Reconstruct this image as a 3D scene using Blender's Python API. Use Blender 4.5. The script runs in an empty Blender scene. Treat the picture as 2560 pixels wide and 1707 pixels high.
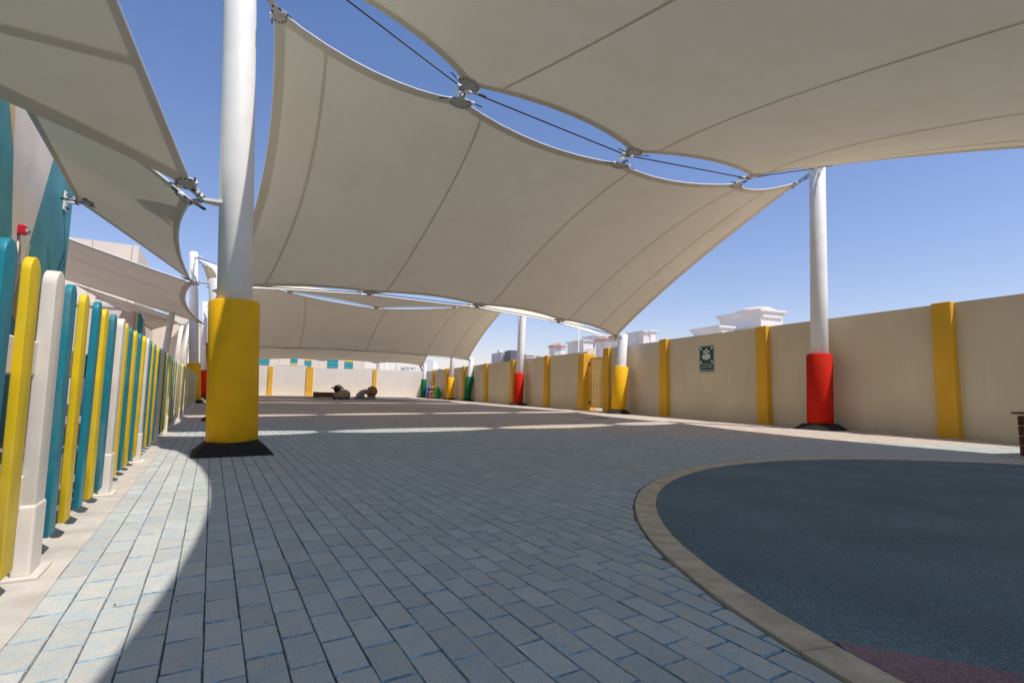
import bpy, math, random
import numpy as np
from mathutils import Vector, Matrix

random.seed(7)
SC = bpy.context.scene
COL = SC.collection
R_ = math.radians

# ------------------------------------------------------------------ camera
H = 0.78
PITCH, ROLL, YAW = R_(5.55), 0.0175, R_(22.1)
Fv = Vector((math.sin(YAW)*math.cos(PITCH), math.cos(YAW)*math.cos(PITCH), math.sin(PITCH)))
R0 = Vector((math.cos(YAW), -math.sin(YAW), 0))
U0 = R0.cross(Fv)
Rv = R0*math.cos(ROLL) + U0*math.sin(ROLL)
Uv = -R0*math.sin(ROLL) + U0*math.cos(ROLL)
cam_d = bpy.data.cameras.new('camera')
cam_d.lens, cam_d.sensor_width, cam_d.clip_start, cam_d.clip_end = 18.0, 36.0, 0.05, 3000
cam = bpy.data.objects.new('camera', cam_d)
COL.objects.link(cam)
cam.matrix_world = Matrix(((Rv.x, Uv.x, -Fv.x, 0), (Rv.y, Uv.y, -Fv.y, 0), (Rv.z, Uv.z, -Fv.z, H), (0, 0, 0, 1)))
SC.camera = cam

# ------------------------------------------------------------------ light
SUN = Vector((-0.315, 0.465, -1.0)).normalized()          # direction the light travels
w = bpy.data.worlds.new('World'); SC.world = w; w.use_nodes = True
nt = w.node_tree; bg = nt.nodes['Background']
sky = nt.nodes.new('ShaderNodeTexSky'); sky.sky_type = 'NISHITA'; sky.sun_disc = False
sky.sun_elevation = math.asin(-SUN.z)
sky.sun_rotation = math.atan2(-SUN.x, -SUN.y)
sky.altitude = 0; sky.air_density = 1.15; sky.dust_density = 0.45; sky.ozone_density = 6.5
tc = nt.nodes.new('ShaderNodeTexCoord'); sx = nt.nodes.new('ShaderNodeSeparateXYZ'); nt.links.new(tc.outputs['Generated'], sx.inputs[0])
ramp = nt.nodes.new('ShaderNodeValToRGB'); nt.links.new(sx.outputs[2], ramp.inputs[0])      # dusty lavender low down, clear blue above
ramp.color_ramp.elements[0].position = 0.0; ramp.color_ramp.elements[0].color = (1.30, 0.985, 0.98, 1)
ramp.color_ramp.elements[1].position = 0.62; ramp.color_ramp.elements[1].color = (1.02, 0.96, 1.06, 1)
tint = nt.nodes.new('ShaderNodeMix'); tint.data_type = 'RGBA'; tint.blend_type = 'MULTIPLY'; tint.inputs[0].default_value = 1
nt.links.new(ramp.outputs[0], tint.inputs[7])
nt.links.new(sky.outputs[0], tint.inputs[6]); nt.links.new(tint.outputs[2], bg.inputs[0]); bg.inputs[1].default_value = 0.15
sd = bpy.data.lights.new('sun', 'SUN'); sd.energy = 4.4; sd.angle = R_(0.53); sd.color = (1.0, 0.935, 0.85)
so = bpy.data.objects.new('sun', sd); COL.objects.link(so)
so.rotation_euler = SUN.to_track_quat('-Z', 'Y').to_euler()
so.location = (20, -20, 50)
SC.view_settings.view_transform = 'Standard'
SC.view_settings.look = 'None'
SC.view_settings.gamma = 1.0
SC.view_settings.use_curve_mapping = False
SC.view_settings.exposure = 0.0
SC.cycles.max_bounces = 10
SC.cycles.diffuse_bounces = 6

# ------------------------------------------------------------------ helpers
def pt(px, py, depth):
    """world point seen at photo pixel (2560x1707) at a depth along the view axis (metres)"""
    v = Fv + Rv*((px-1280)/1280.0) - Uv*((py-853.5)/1280.0)
    return Vector((0, 0, H)) + v*depth

FA = R_(-8.1)                                            # direction of fence, paving rows and sail grid
DV = Vector((math.sin(FA), math.cos(FA), 0)); NV = Vector((math.cos(FA), -math.sin(FA), 0))
A0 = Vector((-0.95, 2.45, 0))
def fp(s, off, z=0.0):                                   # s along the fence, off towards the court
    return A0 + DV*s + NV*off + Vector((0, 0, z))

class MB:
    def __init__(self): self.v = []; self.f = []; self.m = []; self.sm = []
    def add(self, vs, fs, mi=0, smooth=False):
        b = len(self.v); self.v += [tuple(p) for p in vs]
        for f in fs:
            self.f.append(tuple(i+b for i in f)); self.m.append(mi); self.sm.append(smooth)
        return self
    def box(self, c, s, rz=0.0, mi=0, M=None):
        x, y, z = s[0]/2, s[1]/2, s[2]/2
        vs = [Vector(p) for p in ((-x,-y,-z),(x,-y,-z),(x,y,-z),(-x,y,-z),(-x,-y,z),(x,-y,z),(x,y,z),(-x,y,z))]
        if M is not None: vs = [M @ p for p in vs]
        elif rz:
            q = Matrix.Rotation(rz, 3, 'Z'); vs = [q @ p for p in vs]
        c = Vector(c)
        return self.add([p+c for p in vs], [(0,3,2,1),(4,5,6,7),(0,1,5,4),(1,2,6,5),(2,3,7,6),(3,0,4,7)], mi)
    def tube(self, pts, r, n=8, mi=0, cap=True, closed=False):
        pts = [Vector(p) for p in pts]; rs = r if isinstance(r, (list, tuple)) else [r]*len(pts)
        rings = []; up = None
        for i, p in enumerate(pts):
            if closed: t = pts[(i+1) % len(pts)] - pts[i-1]
            else: t = pts[min(i+1, len(pts)-1)] - pts[max(i-1, 0)]
            t.normalize()
            if up is None:
                up = t.orthogonal().normalized()
            up = (up - t*up.dot(t)).normalized(); b = t.cross(up)
            rings.append([p + (up*math.cos(2*math.pi*k/n) + b*math.sin(2*math.pi*k/n))*rs[i] for k in range(n)])
        base = len(self.v)
        for ring in rings: self.v += [tuple(q) for q in ring]
        L = len(rings)
        for i in range(L if closed else L-1):
            for k in range(n):
                a, b2 = i*n+k, i*n+(k+1) % n
                c, d = ((i+1) % L)*n+(k+1) % n, ((i+1) % L)*n+k
                self.f.append((base+a, base+b2, base+c, base+d)); self.m.append(mi); self.sm.append(True)
        if cap and not closed:
            self.f.append(tuple(base+k for k in reversed(range(n)))); self.m.append(mi); self.sm.append(False)
            self.f.append(tuple(base+(L-1)*n+k for k in range(n))); self.m.append(mi); self.sm.append(False)
        return self
    def lathe(self, prof, n=24, o=(0,0,0), ax=None, mi=0, smooth=True, sx=1.0, sy=1.0):
        """prof: list of (radius, height) ; ax optional 3x3 matrix"""
        o = Vector(o); base = len(self.v)
        for r, h in prof:
            for k in range(n):
                p = Vector((r*sx*math.cos(2*math.pi*k/n), r*sy*math.sin(2*math.pi*k/n), h))
                if ax is not None: p = ax @ p
                self.v.append(tuple(p+o))
        for i in range(len(prof)-1):
            for k in range(n):
                self.f.append((base+i*n+k, base+i*n+(k+1) % n, base+(i+1)*n+(k+1) % n, base+(i+1)*n+k)); self.m.append(mi); self.sm.append(smooth)
        if prof[0][0] > 1e-4: self.f.append(tuple(base+k for k in reversed(range(n)))); self.m.append(mi); self.sm.append(False)
        if prof[-1][0] > 1e-4: self.f.append(tuple(base+(len(prof)-1)*n+k for k in range(n))); self.m.append(mi); self.sm.append(False)
        return self
    def prism(self, poly, d, mi=0, M=None, o=(0,0,0)):
        """poly in local xy, extruded 0..d along local z, then matrix and offset"""
        n = len(poly); o = Vector(o)
        vs = [Vector((x, y, 0)) for x, y in poly] + [Vector((x, y, d)) for x, y in poly]
        if M is not None: vs = [M @ p for p in vs]
        fs = [tuple(reversed(range(n))), tuple(range(n, 2*n))] + [(i, (i+1) % n, n+(i+1) % n, n+i) for i in range(n)]
        return self.add([p+o for p in vs], fs, mi)
    def ico(self, c, r, sub=2, lump=0.0, freq=5.0, seed=0, sc=(1,1,1), mi=0):
        import bmesh
        from mathutils import noise
        bm = bmesh.new(); bmesh.ops.create_icosphere(bm, subdivisions=sub, radius=1.0)
        vs = []
        for v in bm.verts:
            p = v.co.copy(); k = 1 + lump*noise.noise(p*freq + Vector((seed, seed*2, 0)))
            vs.append(Vector((p.x*sc[0], p.y*sc[1], p.z*sc[2]))*r*k + Vector(c))
        fs = [tuple(v.index for v in f.verts) for f in bm.faces]; bm.free()
        return self.add(vs, fs, mi, True)
    def mesh(self, name, mats):
        me = bpy.data.meshes.new(name); me.from_pydata(self.v, [], self.f)
        for m in (mats if isinstance(mats, (list, tuple)) else [mats]): me.materials.append(m)
        me.polygons.foreach_set('material_index', self.m)
        me.polygons.foreach_set('use_smooth', self.sm)
        me.update(); return me
    def obj(self, name, mats, parent=None, bevel=0.0, seg=2):
        me = self.mesh(name, mats)
        if bevel > 0:
            import bmesh
            bm = bmesh.new(); bm.from_mesh(me)
            bmesh.ops.bevel(bm, geom=[e for e in bm.edges], offset=bevel, segments=seg, affect='EDGES', profile=0.5, clamp_overlap=True)
            bm.to_mesh(me); bm.free()
        return link(name, me, parent)

def link(name, me, parent=None):
    o = bpy.data.objects.new(name, me); COL.objects.link(o)
    if parent is not None: o.parent = parent
    return o
def tag(o, label=None, cat=None, group=None, kind=None):
    if label: o['label'] = label
    if cat: o['category'] = cat
    if group: o['group'] = group
    if kind: o['kind'] = kind
    return o
def thing(name, label, cat, group=None, loc=(0,0,0), rz=0.0):
    o = bpy.data.objects.new(name, None); COL.objects.link(o); o.empty_display_size = 0.1
    o.location = loc; o.rotation_euler = (0, 0, rz)
    return tag(o, label, cat, group)
def copy_tree(o, parent=None):
    c = o.copy(); COL.objects.link(c)
    if parent is not None: c.parent = parent
    for ch in list(o.children): copy_tree(ch, c)
    return c

# ------------------------------------------------------------------ materials
def mat(name, col, rough=0.6, var=0.06, scale=6.0, bump=0.0, bscale=60.0, metal=0.0, col2=None, spec=0.4, world=False, coat=0.0, fine=0.0, fscale=250.0, ovar=0.0, weather=0.0, scuff=0.0):
    m = bpy.data.materials.new(name); m.use_nodes = True
    t = m.node_tree; b = t.nodes['Principled BSDF']; N = t.nodes.new; L = t.links.new
    b.inputs['Roughness'].default_value = rough; b.inputs['Metallic'].default_value = metal
    b.inputs['Specular IOR Level'].default_value = spec; b.inputs['Coat Weight'].default_value = coat
    if world: src = N('ShaderNodeNewGeometry').outputs['Position']
    else: src = N('ShaderNodeTexCoord').outputs['Object']
    n1 = N('ShaderNodeTexNoise'); n1.inputs['Scale'].default_value = scale; n1.inputs['Detail'].default_value = 6
    L(src, n1.inputs['Vector'])
    mx = N('ShaderNodeMix'); mx.data_type = 'RGBA'
    c2 = col2 if col2 else tuple(max(0, c*(1-2*var)) for c in col)
    c1 = col if col2 else tuple(min(1, c*(1+var)) for c in col)
    mx.inputs[6].default_value = (*c1, 1); mx.inputs[7].default_value = (*c2, 1)
    mr = N('ShaderNodeMapRange'); mr.inputs[1].default_value = 0.35; mr.inputs[2].default_value = 0.7
    L(n1.outputs[0], mr.inputs[0]); L(mr.outputs[0], mx.inputs[0])
    out = mx.outputs[2]
    if fine > 0:
        n3 = N('ShaderNodeTexNoise'); n3.inputs['Scale'].default_value = fscale; n3.inputs['Detail'].default_value = 2
        L(src, n3.inputs['Vector'])
        r3 = N('ShaderNodeMapRange'); r3.inputs[1].default_value = 0.3; r3.inputs[2].default_value = 0.7; r3.inputs[3].default_value = 1-fine; r3.inputs[4].default_value = 1+fine
        L(n3.outputs[0], r3.inputs[0])
        mu = N('ShaderNodeMix'); mu.data_type = 'RGBA'; mu.blend_type = 'MULTIPLY'; mu.inputs[0].default_value = 1
        L(out, mu.inputs[6]); L(r3.outputs[0], mu.inputs[7]); out = mu.outputs[2]
    def mulc(o_, f_):
        q_ = N('ShaderNodeMix'); q_.data_type = 'RGBA'; q_.blend_type = 'MULTIPLY'; q_.inputs[0].default_value = 1
        L(o_, q_.inputs[6]); L(f_, q_.inputs[7]); return q_.outputs[2]
    def rng_(v_, lo, hi, a0, a1):
        r_ = N('ShaderNodeMapRange'); r_.inputs[1].default_value = lo; r_.inputs[2].default_value = hi; r_.inputs[3].default_value = a0; r_.inputs[4].default_value = a1
        L(v_, r_.inputs[0]); return r_.outputs[0]
    if ovar > 0:
        out = mulc(out, rng_(N('ShaderNodeObjectInfo').outputs['Random'], 0, 1, 1-ovar, 1+ovar*.6))
    if scuff > 0:                                        # dusty rubbed patches
        ns = N('ShaderNodeTexNoise'); ns.inputs['Scale'].default_value = 7; ns.inputs['Detail'].default_value = 8; ns.inputs['Roughness'].default_value = .7
        vm = N('ShaderNodeMapping'); vm.inputs['Scale'].default_value = (1, 1, .3)
        L(N('ShaderNodeNewGeometry').outputs['Position'], vm.inputs[0]); L(vm.outputs[0], ns.inputs['Vector'])
        f_ = rng_(ns.outputs[0], .52, .72, 0, scuff)
        q_ = N('ShaderNodeMix'); q_.data_type = 'RGBA'; q_.inputs[7].default_value = (.42, .38, .32, 1)
        L(f_, q_.inputs[0]); L(out, q_.inputs[6]); out = q_.outputs[2]
        L(rng_(ns.outputs[0], .4, .7, rough, min(1, rough+.3)), b.inputs['Roughness'])
    if weather > 0:                                      # rain runs and splash marks
        gp = N('ShaderNodeNewGeometry').outputs['Position']
        vm = N('ShaderNodeMapping'); vm.inputs['Scale'].default_value = (3.5, 3.5, .22); L(gp, vm.inputs[0])
        ns = N('ShaderNodeTexNoise'); ns.inputs['Scale'].default_value = 1.6; ns.inputs['Detail'].default_value = 8; ns.inputs['Roughness'].default_value = .7
        L(vm.outputs[0], ns.inputs['Vector']); out = mulc(out, rng_(ns.outputs[0], .50, .78, 1, 1-weather))
        n4 = N('ShaderNodeTexNoise'); n4.inputs['Scale'].default_value = 5; n4.inputs['Detail'].default_value = 7; L(gp, n4.inputs['Vector'])
        sz = N('ShaderNodeSeparateXYZ'); L(gp, sz.inputs[0])
        ad = N('ShaderNodeMath'); ad.operation = 'MULTIPLY_ADD'; ad.inputs[1].default_value = -1.6; L(sz.outputs[2], ad.inputs[0]); L(n4.outputs[0], ad.inputs[2])
        out = mulc(out, rng_(ad.outputs[0], .30, .60, 1, 1-1.6*weather))
    L(out, b.inputs['Base Color'])
    if bump > 0:
        n2 = N('ShaderNodeTexNoise'); n2.inputs['Scale'].default_value = bscale; n2.inputs['Detail'].default_value = 4
        L(src, n2.inputs['Vector'])
        bp = N('ShaderNodeBump'); bp.inputs['Strength'].default_value = bump; bp.inputs['Distance'].default_value = 0.01
        L(n2.outputs[0], bp.inputs['Height']); L(bp.outputs[0], b.inputs['Normal'])
    return m

def fabric(name, col, trans, stain=0.06):
    m = bpy.data.materials.new(name); m.use_nodes = True
    t = m.node_tree; t.nodes.clear(); N = t.nodes.new; L = t.links.new
    out = N('ShaderNodeOutputMaterial'); d = N('ShaderNodeBsdfDiffuse'); tr = N('ShaderNodeBsdfTranslucent')
    gl = N('ShaderNodeBsdfGlossy'); gl.inputs['Roughness'].default_value = 0.45
    ms = N('ShaderNodeMixShader'); ms.inputs[0].default_value = trans
    m2 = N('ShaderNodeMixShader'); m2.inputs[0].default_value = 0.03
    g = N('ShaderNodeNewGeometry'); n1 = N('ShaderNodeTexNoise'); n1.inputs['Scale'].default_value = 0.9; n1.inputs['Detail'].default_value = 7; n1.inputs['Roughness'].default_value = 0.65
    L(g.outputs['Position'], n1.inputs['Vector'])
    mr = N('ShaderNodeMapRange'); mr.inputs[1].default_value = 0.45; mr.inputs[2].default_value = 0.75
    L(n1.outputs[0], mr.inputs[0])
    mx = N('ShaderNodeMix'); mx.data_type = 'RGBA'
    mx.inputs[6].default_value = (*col, 1); mx.inputs[7].default_value = (col[0]*(1-stain), col[1]*(1-1.3*stain), col[2]*(1-1.9*stain), 1)
    L(mr.outputs[0], mx.inputs[0])
    L(mx.outputs[2], d.inputs[0]); L(mx.outputs[2], tr.inputs[0])
    L(d.outputs[0], ms.inputs[1]); L(tr.outputs[0], ms.inputs[2])
    L(ms.outputs[0], m2.inputs[1]); L(gl.outputs[0], m2.inputs[2]); L(m2.outputs[0], out.inputs[0])
    return m

M = {}
M['sail'] = fabric('sail_fabric', (0.775, 0.715, 0.56), 0.092)
M['seam'] = fabric('sail_seam', (0.765, 0.70, 0.548), 0.079)
M['hem'] = fabric('sail_hem', (0.74, 0.68, 0.545), 0.070)
M['white'] = mat('white_paint', (0.82, 0.81, 0.79), 0.36, 0.03, 3.0, 0.02, 30, spec=0.45, scuff=.05)
M['yellow_pad'] = mat('yellow_pad', (0.93, 0.50, 0.008), 0.6, 0.05, 4, 0.22, 5, spec=0.25, scuff=.06)
M['red_pad'] = mat('red_pad', (0.55, 0.018, 0.006), 0.65, 0.06, 4, 0.22, 5, spec=0.12, scuff=.05)
M['green_pad'] = mat('green_pad', (0.006, 0.15, 0.06), 0.65, 0.06, 4, 0.06, 9, spec=0.15)
M['rubber_black'] = mat('black_rubber', (0.022, 0.020, 0.019), 0.9, 0.2, 20, 0.5, 140, fine=0.3, fscale=180)
M['wall'] = mat('cream_render', (0.70, 0.61, 0.435), 0.9, 0.045, 0.6, 0.15, 120, world=True, weather=.05)
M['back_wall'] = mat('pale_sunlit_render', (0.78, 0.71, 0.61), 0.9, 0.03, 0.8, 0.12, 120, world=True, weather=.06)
M['pilaster'] = mat('yellow_render', (0.78, 0.43, 0.03), 0.75, 0.05, 1.2, 0.2, 90, world=True, weather=.08)
M['steel'] = mat('dark_steel_cable', (0.055, 0.05, 0.048), 0.45, 0.1, 40, metal=0.6)
M['bolt'] = mat('bolt_steel', (0.10, 0.105, 0.09), 0.5, 0.1, 40, metal=0.5)
M['galv'] = mat('galvanised_plate', (0.52, 0.51, 0.47), 0.5, 0.08, 9, metal=0.15)
M['sand'] = mat('desert_sand', (0.50, 0.40, 0.29), 0.95, 0.1, 0.05, world=True)
M['kerb'] = mat('kerb_concrete', (0.60, 0.48, 0.34), 0.9, 0.12, 9, 0.2, 120, world=True, fine=0.12)
M['strip'] = mat('concrete_strip', (0.52, 0.48, 0.43), 0.9, 0.10, 5, 0.2, 120, world=True, fine=0.10)
M['teal_board'] = mat('teal_board', (0.004, 0.22, 0.29), 0.40, 0.08, 5, 0.03, 15, spec=0.4, ovar=.10, scuff=.28)
M['yellow_board'] = mat('yellow_board', (0.83, 0.58, 0.004), 0.40, 0.07, 5, 0.03, 15, spec=0.4, ovar=.10, scuff=.28)
M['cream_board'] = mat('cream_board', (0.74, 0.68, 0.60), 0.42, 0.04, 5, 0.03, 15, spec=0.4, ovar=.10, scuff=.28)
M['teal_wall'] = mat('teal_render', (0.08, 0.29, 0.325), 0.85, 0.12, 1.5, 0.6, 60, world=True)
M['cream_wall'] = mat('pale_render', (0.66, 0.60, 0.52), 0.85, 0.05, 1.5, 0.6, 60, world=True)
M['tan_wall'] = mat('tan_render', (0.58, 0.42, 0.20), 0.85, 0.05, 1.5, 0.6, 60, world=True)
M['bld'] = mat('building_cream', (0.70, 0.62, 0.53), 0.9, 0.03, 0.4, world=True)
M['joint'] = mat('panel_joint', (0.40, 0.35, 0.30), 0.9)
M['louvre_teal'] = mat('louvre_teal', (0.03, 0.30, 0.33), 0.5, 0.04)
M['louvre_yellow'] = mat('louvre_yellow', (0.80, 0.52, 0.05), 0.5, 0.04)
M['dark'] = mat('dark_opening', (0.03, 0.03, 0.035), 0.6)
M['villa'] = mat('villa_white', (0.80, 0.79, 0.775), 0.9, 0.03, 0.3, world=True)
M['villa2'] = mat('villa_pale_stone', (0.74, 0.73, 0.72), 0.9, 0.10, 0.7, world=True)
M['villa3'] = mat('villa_grey', (0.52, 0.51, 0.50), 0.9, 0.05, 0.5, world=True)
M['villa_pink'] = mat('villa_warm', (0.70, 0.62, 0.55), 0.9, 0.03, 0.3, world=True)
M['grey'] = mat('grey_panel', (0.12, 0.13, 0.15), 0.6)
M['tile'] = mat('clay_tile', (0.60, 0.38, 0.32), 0.8, 0.12, 3)
M['lamp'] = mat('lamp_grey', (0.42, 0.45, 0.46), 0.5, metal=0.2)
M['wood'] = mat('brown_wood', (0.16, 0.055, 0.022), 0.6, 0.25, 8, 0.2, 40)
M['wood_rim'] = mat('pale_wood', (0.30, 0.20, 0.11), 0.7, 0.2, 8)
M['wool'] = mat('tan_wool_cast', (0.42, 0.32, 0.20), 0.9, 0.15, 8, 0.5, 20)
M['black'] = mat('black_cast', (0.02, 0.02, 0.02), 0.6)
M['grey_cast'] = mat('grey_cast', (0.40, 0.38, 0.33), 0.8, 0.1, 6)
M['brown_ball'] = mat('brown_cast', (0.36, 0.17, 0.06), 0.55, 0.15, 6)
M['blue_bin'] = mat('blue_plastic', (0.02, 0.17, 0.62), 0.3, 0.04, spec=0.5)
M['orange_bin'] = mat('orange_plastic', (0.75, 0.14, 0.03), 0.3, 0.04, spec=0.5)
M['green_bin'] = mat('green_plastic', (0.02, 0.25, 0.04), 0.3, 0.04, spec=0.5)
M['white_pl'] = mat('white_plastic', (0.8, 0.8, 0.8), 0.35, 0.02)
M['gate_slat'] = mat('gate_tan_paint', (0.76, 0.55, 0.22), 0.5, 0.08, 3)
M['alarm'] = mat('red_plastic', (0.55, 0.01, 0.03), 0.3, 0.03, spec=0.5)
M['lens'] = mat('clear_strobe', (0.6, 0.62, 0.65), 0.15, 0.02, spec=0.6)
M['sign_green'] = mat('sign_green', (0.004, 0.085, 0.055), 0.35, 0.02)
M['sign_white'] = mat('sign_white', (0.72, 0.74, 0.72), 0.4, 0.02)
M['alu'] = mat('aluminium', (0.55, 0.56, 0.57), 0.4, 0.03, metal=0.5)
M['orange_post'] = mat('orange_paint', (0.55, 0.15, 0.05), 0.5)

def paver_mat(name, kind, attr):
    """kind 'blue' worn painted concrete, 'beige' plain concrete ; attr True: tone from mesh attribute, else from the object"""
    m = bpy.data.materials.new(name); m.use_nodes = True
    t = m.node_tree; b = t.nodes['Principled BSDF']; N = t.nodes.new; L = t.links.new
    b.inputs['Roughness'].default_value = 0.85; b.inputs['Specular IOR Level'].default_value = 0.3
    pos = N('ShaderNodeNewGeometry').outputs['Position']
    if attr:
        a = N('ShaderNodeAttribute'); a.attribute_name = 'tone'; tone = a.outputs['Fac']
    else: tone = N('ShaderNodeObjectInfo').outputs['Random']
    def noise(scale, detail, lo, hi, a0=0.0, a1=1.0, rough=0.6):
        n = N('ShaderNodeTexNoise'); n.inputs['Scale'].default_value = scale; n.inputs['Detail'].default_value = detail; n.inputs['Roughness'].default_value = rough
        L(pos, n.inputs['Vector']); r = N('ShaderNodeMapRange'); r.inputs[1].default_value = lo; r.inputs[2].default_value = hi; r.inputs[3].default_value = a0; r.inputs[4].default_value = a1
        L(n.outputs[0], r.inputs[0]); return r.outputs[0]
    def mixc(f, c1, c2, mode='MIX'):
        x = N('ShaderNodeMix'); x.data_type = 'RGBA'; x.blend_type = mode
        for sock, c in ((x.inputs[0], f), (x.inputs[6], c1), (x.inputs[7], c2)):
            if isinstance(c, (int, float)): sock.default_value = c
            elif isinstance(c, tuple): sock.default_value = (*c, 1)
            else: L(c, sock)
        return x.outputs[2]
    if kind == 'blue':
        worn = noise(11, 8, 0.36, 0.68)
        c = mixc(worn, (0.41, 0.475, 0.495), (0.54, 0.515, 0.465))
        big = noise(0.45, 3, 0.35, 0.70)
        c = mixc(big, c, mixc(0.6, c, (0.50, 0.49, 0.43)))
        paint = mixc(noise(26, 4, 0.62, 0.72), c, (0.28, 0.46, 0.57)); c = paint
    else:
        c = mixc(noise(7, 6, 0.35, 0.7), (0.60, 0.52, 0.445), (0.53, 0.46, 0.395))
    # exposed aggregate speckle
    c = mixc(noise(170, 2, 0.58, 0.66, 0, 0.55), c, (0.18, 0.16, 0.14))
    c = mixc(noise(150, 2, 0.62, 0.70, 0, 0.5), c, (0.62, 0.58, 0.52))
    rust = noise(3.3, 5, 0.66, 0.78, 0, 0.35)
    c = mixc(rust, c, (0.42, 0.30, 0.18))
    mr = N('ShaderNodeMapRange'); mr.inputs[3].default_value = 0.91; mr.inputs[4].default_value = 1.08; L(tone, mr.inputs[0])
    c = mixc(1.0, c, mr.outputs[0], 'MULTIPLY')
    L(c, b.inputs['Base Color'])
    n2 = N('ShaderNodeTexNoise'); n2.inputs['Scale'].default_value = 170; n2.inputs['Detail'].default_value = 3; L(pos, n2.inputs['Vector'])
    bp = N('ShaderNodeBump'); bp.inputs['Strength'].default_value = 0.35; bp.inputs['Distance'].default_value = 0.004
    L(n2.outputs[0], bp.inputs['Height']); L(bp.outputs[0], b.inputs['Normal'])
    return m
M['pv_blue_o'] = paver_mat('paver_blue_worn', 'blue', False)
M['pv_blue_a'] = paver_mat('paver_blue_worn_field', 'blue', True)
M['pv_beige_a'] = paver_mat('paver_beige_field', 'beige', True)
M['pv_edge'] = mat('paver_edge_blue_paint', (0.27, 0.39, 0.475), 0.8, 0.25, 30, 0.2, 150, world=True, fine=0.25, fscale=120)
M['pv_long'] = mat('paver_edge_worn', (0.30, 0.385, 0.43), 0.9, 0.25, 30, world=True)
M['pv_edge_b'] = mat('paver_edge_beige', (0.33, 0.285, 0.24), 0.9, 0.2, 30, world=True)
M['bed'] = mat('joint_sand', (0.25, 0.19, 0.14), 0.95, 0.35, 14, world=True, fine=0.3)

def brick_mat():
    m = bpy.data.materials.new('far_paving'); m.use_nodes = True
    t = m.node_tree; b = t.nodes['Principled BSDF']; N = t.nodes.new; L = t.links.new
    b.inputs['Roughness'].default_value = 0.88
    g = N('ShaderNodeNewGeometry'); mp = N('ShaderNodeMapping'); mp.vector_type = 'POINT'
    mp.inputs['Rotation'].default_value = (0, 0, R_(90)+FA*1.0)
    mp.inputs['Location'].default_value = (0, 0, 0)
    L(g.outputs['Position'], mp.inputs['Vector'])
    br = N('ShaderNodeTexBrick'); br.inputs['Scale'].default_value = 1.0
    br.inputs['Brick Width'].default_value = 0.2; br.inputs['Row Height'].default_value = 0.1035
    br.inputs['Mortar Size'].default_value = 0.004; br.inputs['Mortar Smooth'].default_value = 0.1
    br.inputs['Color1'].default_value = (0.58, 0.505, 0.43, 1); br.inputs['Color2'].default_value = (0.52, 0.45, 0.39, 1); br.inputs['Mortar'].default_value = (0.30, 0.25, 0.205, 1)
    L(mp.outputs[0], br.inputs['Vector'])
    n = N('ShaderNodeTexNoise'); n.inputs['Scale'].default_value = 0.35; n.inputs['Detail'].default_value = 6; L(g.outputs['Position'], n.inputs['Vector'])
    mr = N('ShaderNodeMapRange'); mr.inputs[1].default_value = 0.3; mr.inputs[2].default_value = 0.7; mr.inputs[3].default_value = 0.88; mr.inputs[4].default_value = 1.08; L(n.outputs[0], mr.inputs[0])
    x = N('ShaderNodeMix'); x.data_type = 'RGBA'; x.blend_type = 'MULTIPLY'; x.inputs[0].default_value = 1
    L(br.outputs[0], x.inputs[6]); L(mr.outputs[0], x.inputs[7]); L(x.outputs[2], b.inputs['Base Color'])
    return m
M['far_paving'] = brick_mat()

def epdm(name, c1, c2):
    m = bpy.data.materials.new(name); m.use_nodes = True
    t = m.node_tree; b = t.nodes['Principled BSDF']; N = t.nodes.new; L = t.links.new
    b.inputs['Roughness'].default_value = 0.8; b.inputs['Specular IOR Level'].default_value = 0.25
    g = N('ShaderNodeNewGeometry')
    v = N('ShaderNodeTexVoronoi'); v.inputs['Scale'].default_value = 210; L(g.outputs['Position'], v.inputs['Vector'])
    n = N('ShaderNodeTexNoise'); n.inputs['Scale'].default_value = 1.3; n.inputs['Detail'].default_value = 6; L(g.outputs['Position'], n.inputs['Vector'])
    sp = N('ShaderNodeSeparateColor'); L(v.outputs['Color'], sp.inputs[0])
    x = N('ShaderNodeMix'); x.data_type = 'RGBA'; x.inputs[6].default_value = (*c1, 1); x.inputs[7].default_value = (*c2, 1); L(sp.outputs[0], x.inputs[0])
    mr = N('ShaderNodeMapRange'); mr.inputs[1].default_value = 0.3; mr.inputs[2].default_value = 0.72; mr.inputs[3].default_value = 0.85; mr.inputs[4].default_value = 1.2; L(n.outputs[0], mr.inputs[0])
    y = N('ShaderNodeMix'); y.data_type = 'RGBA'; y.blend_type = 'MULTIPLY'; y.inputs[0].default_value = 1
    L(x.outputs[2], y.inputs[6]); L(mr.outputs[0], y.inputs[7]); L(y.outputs[2], b.inputs['Base Color'])
    bp = N('ShaderNodeBump'); bp.inputs['Strength'].default_value = 0.6; bp.inputs['Distance'].default_value = 0.003
    L(v.outputs['Distance'], bp.inputs['Height']); L(bp.outputs[0], b.inputs['Normal'])
    return m
M['epdm_blue'] = epdm('rubber_blue', (0.068, 0.118, 0.138), (0.185, 0.24, 0.265))
M['epdm_plum'] = epdm('rubber_plum', (0.17, 0.095, 0.105), (0.30, 0.20, 0.21))
M['epdm_lilac'] = epdm('rubber_lilac', (0.24, 0.17, 0.20), (0.38, 0.30, 0.33))

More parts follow.
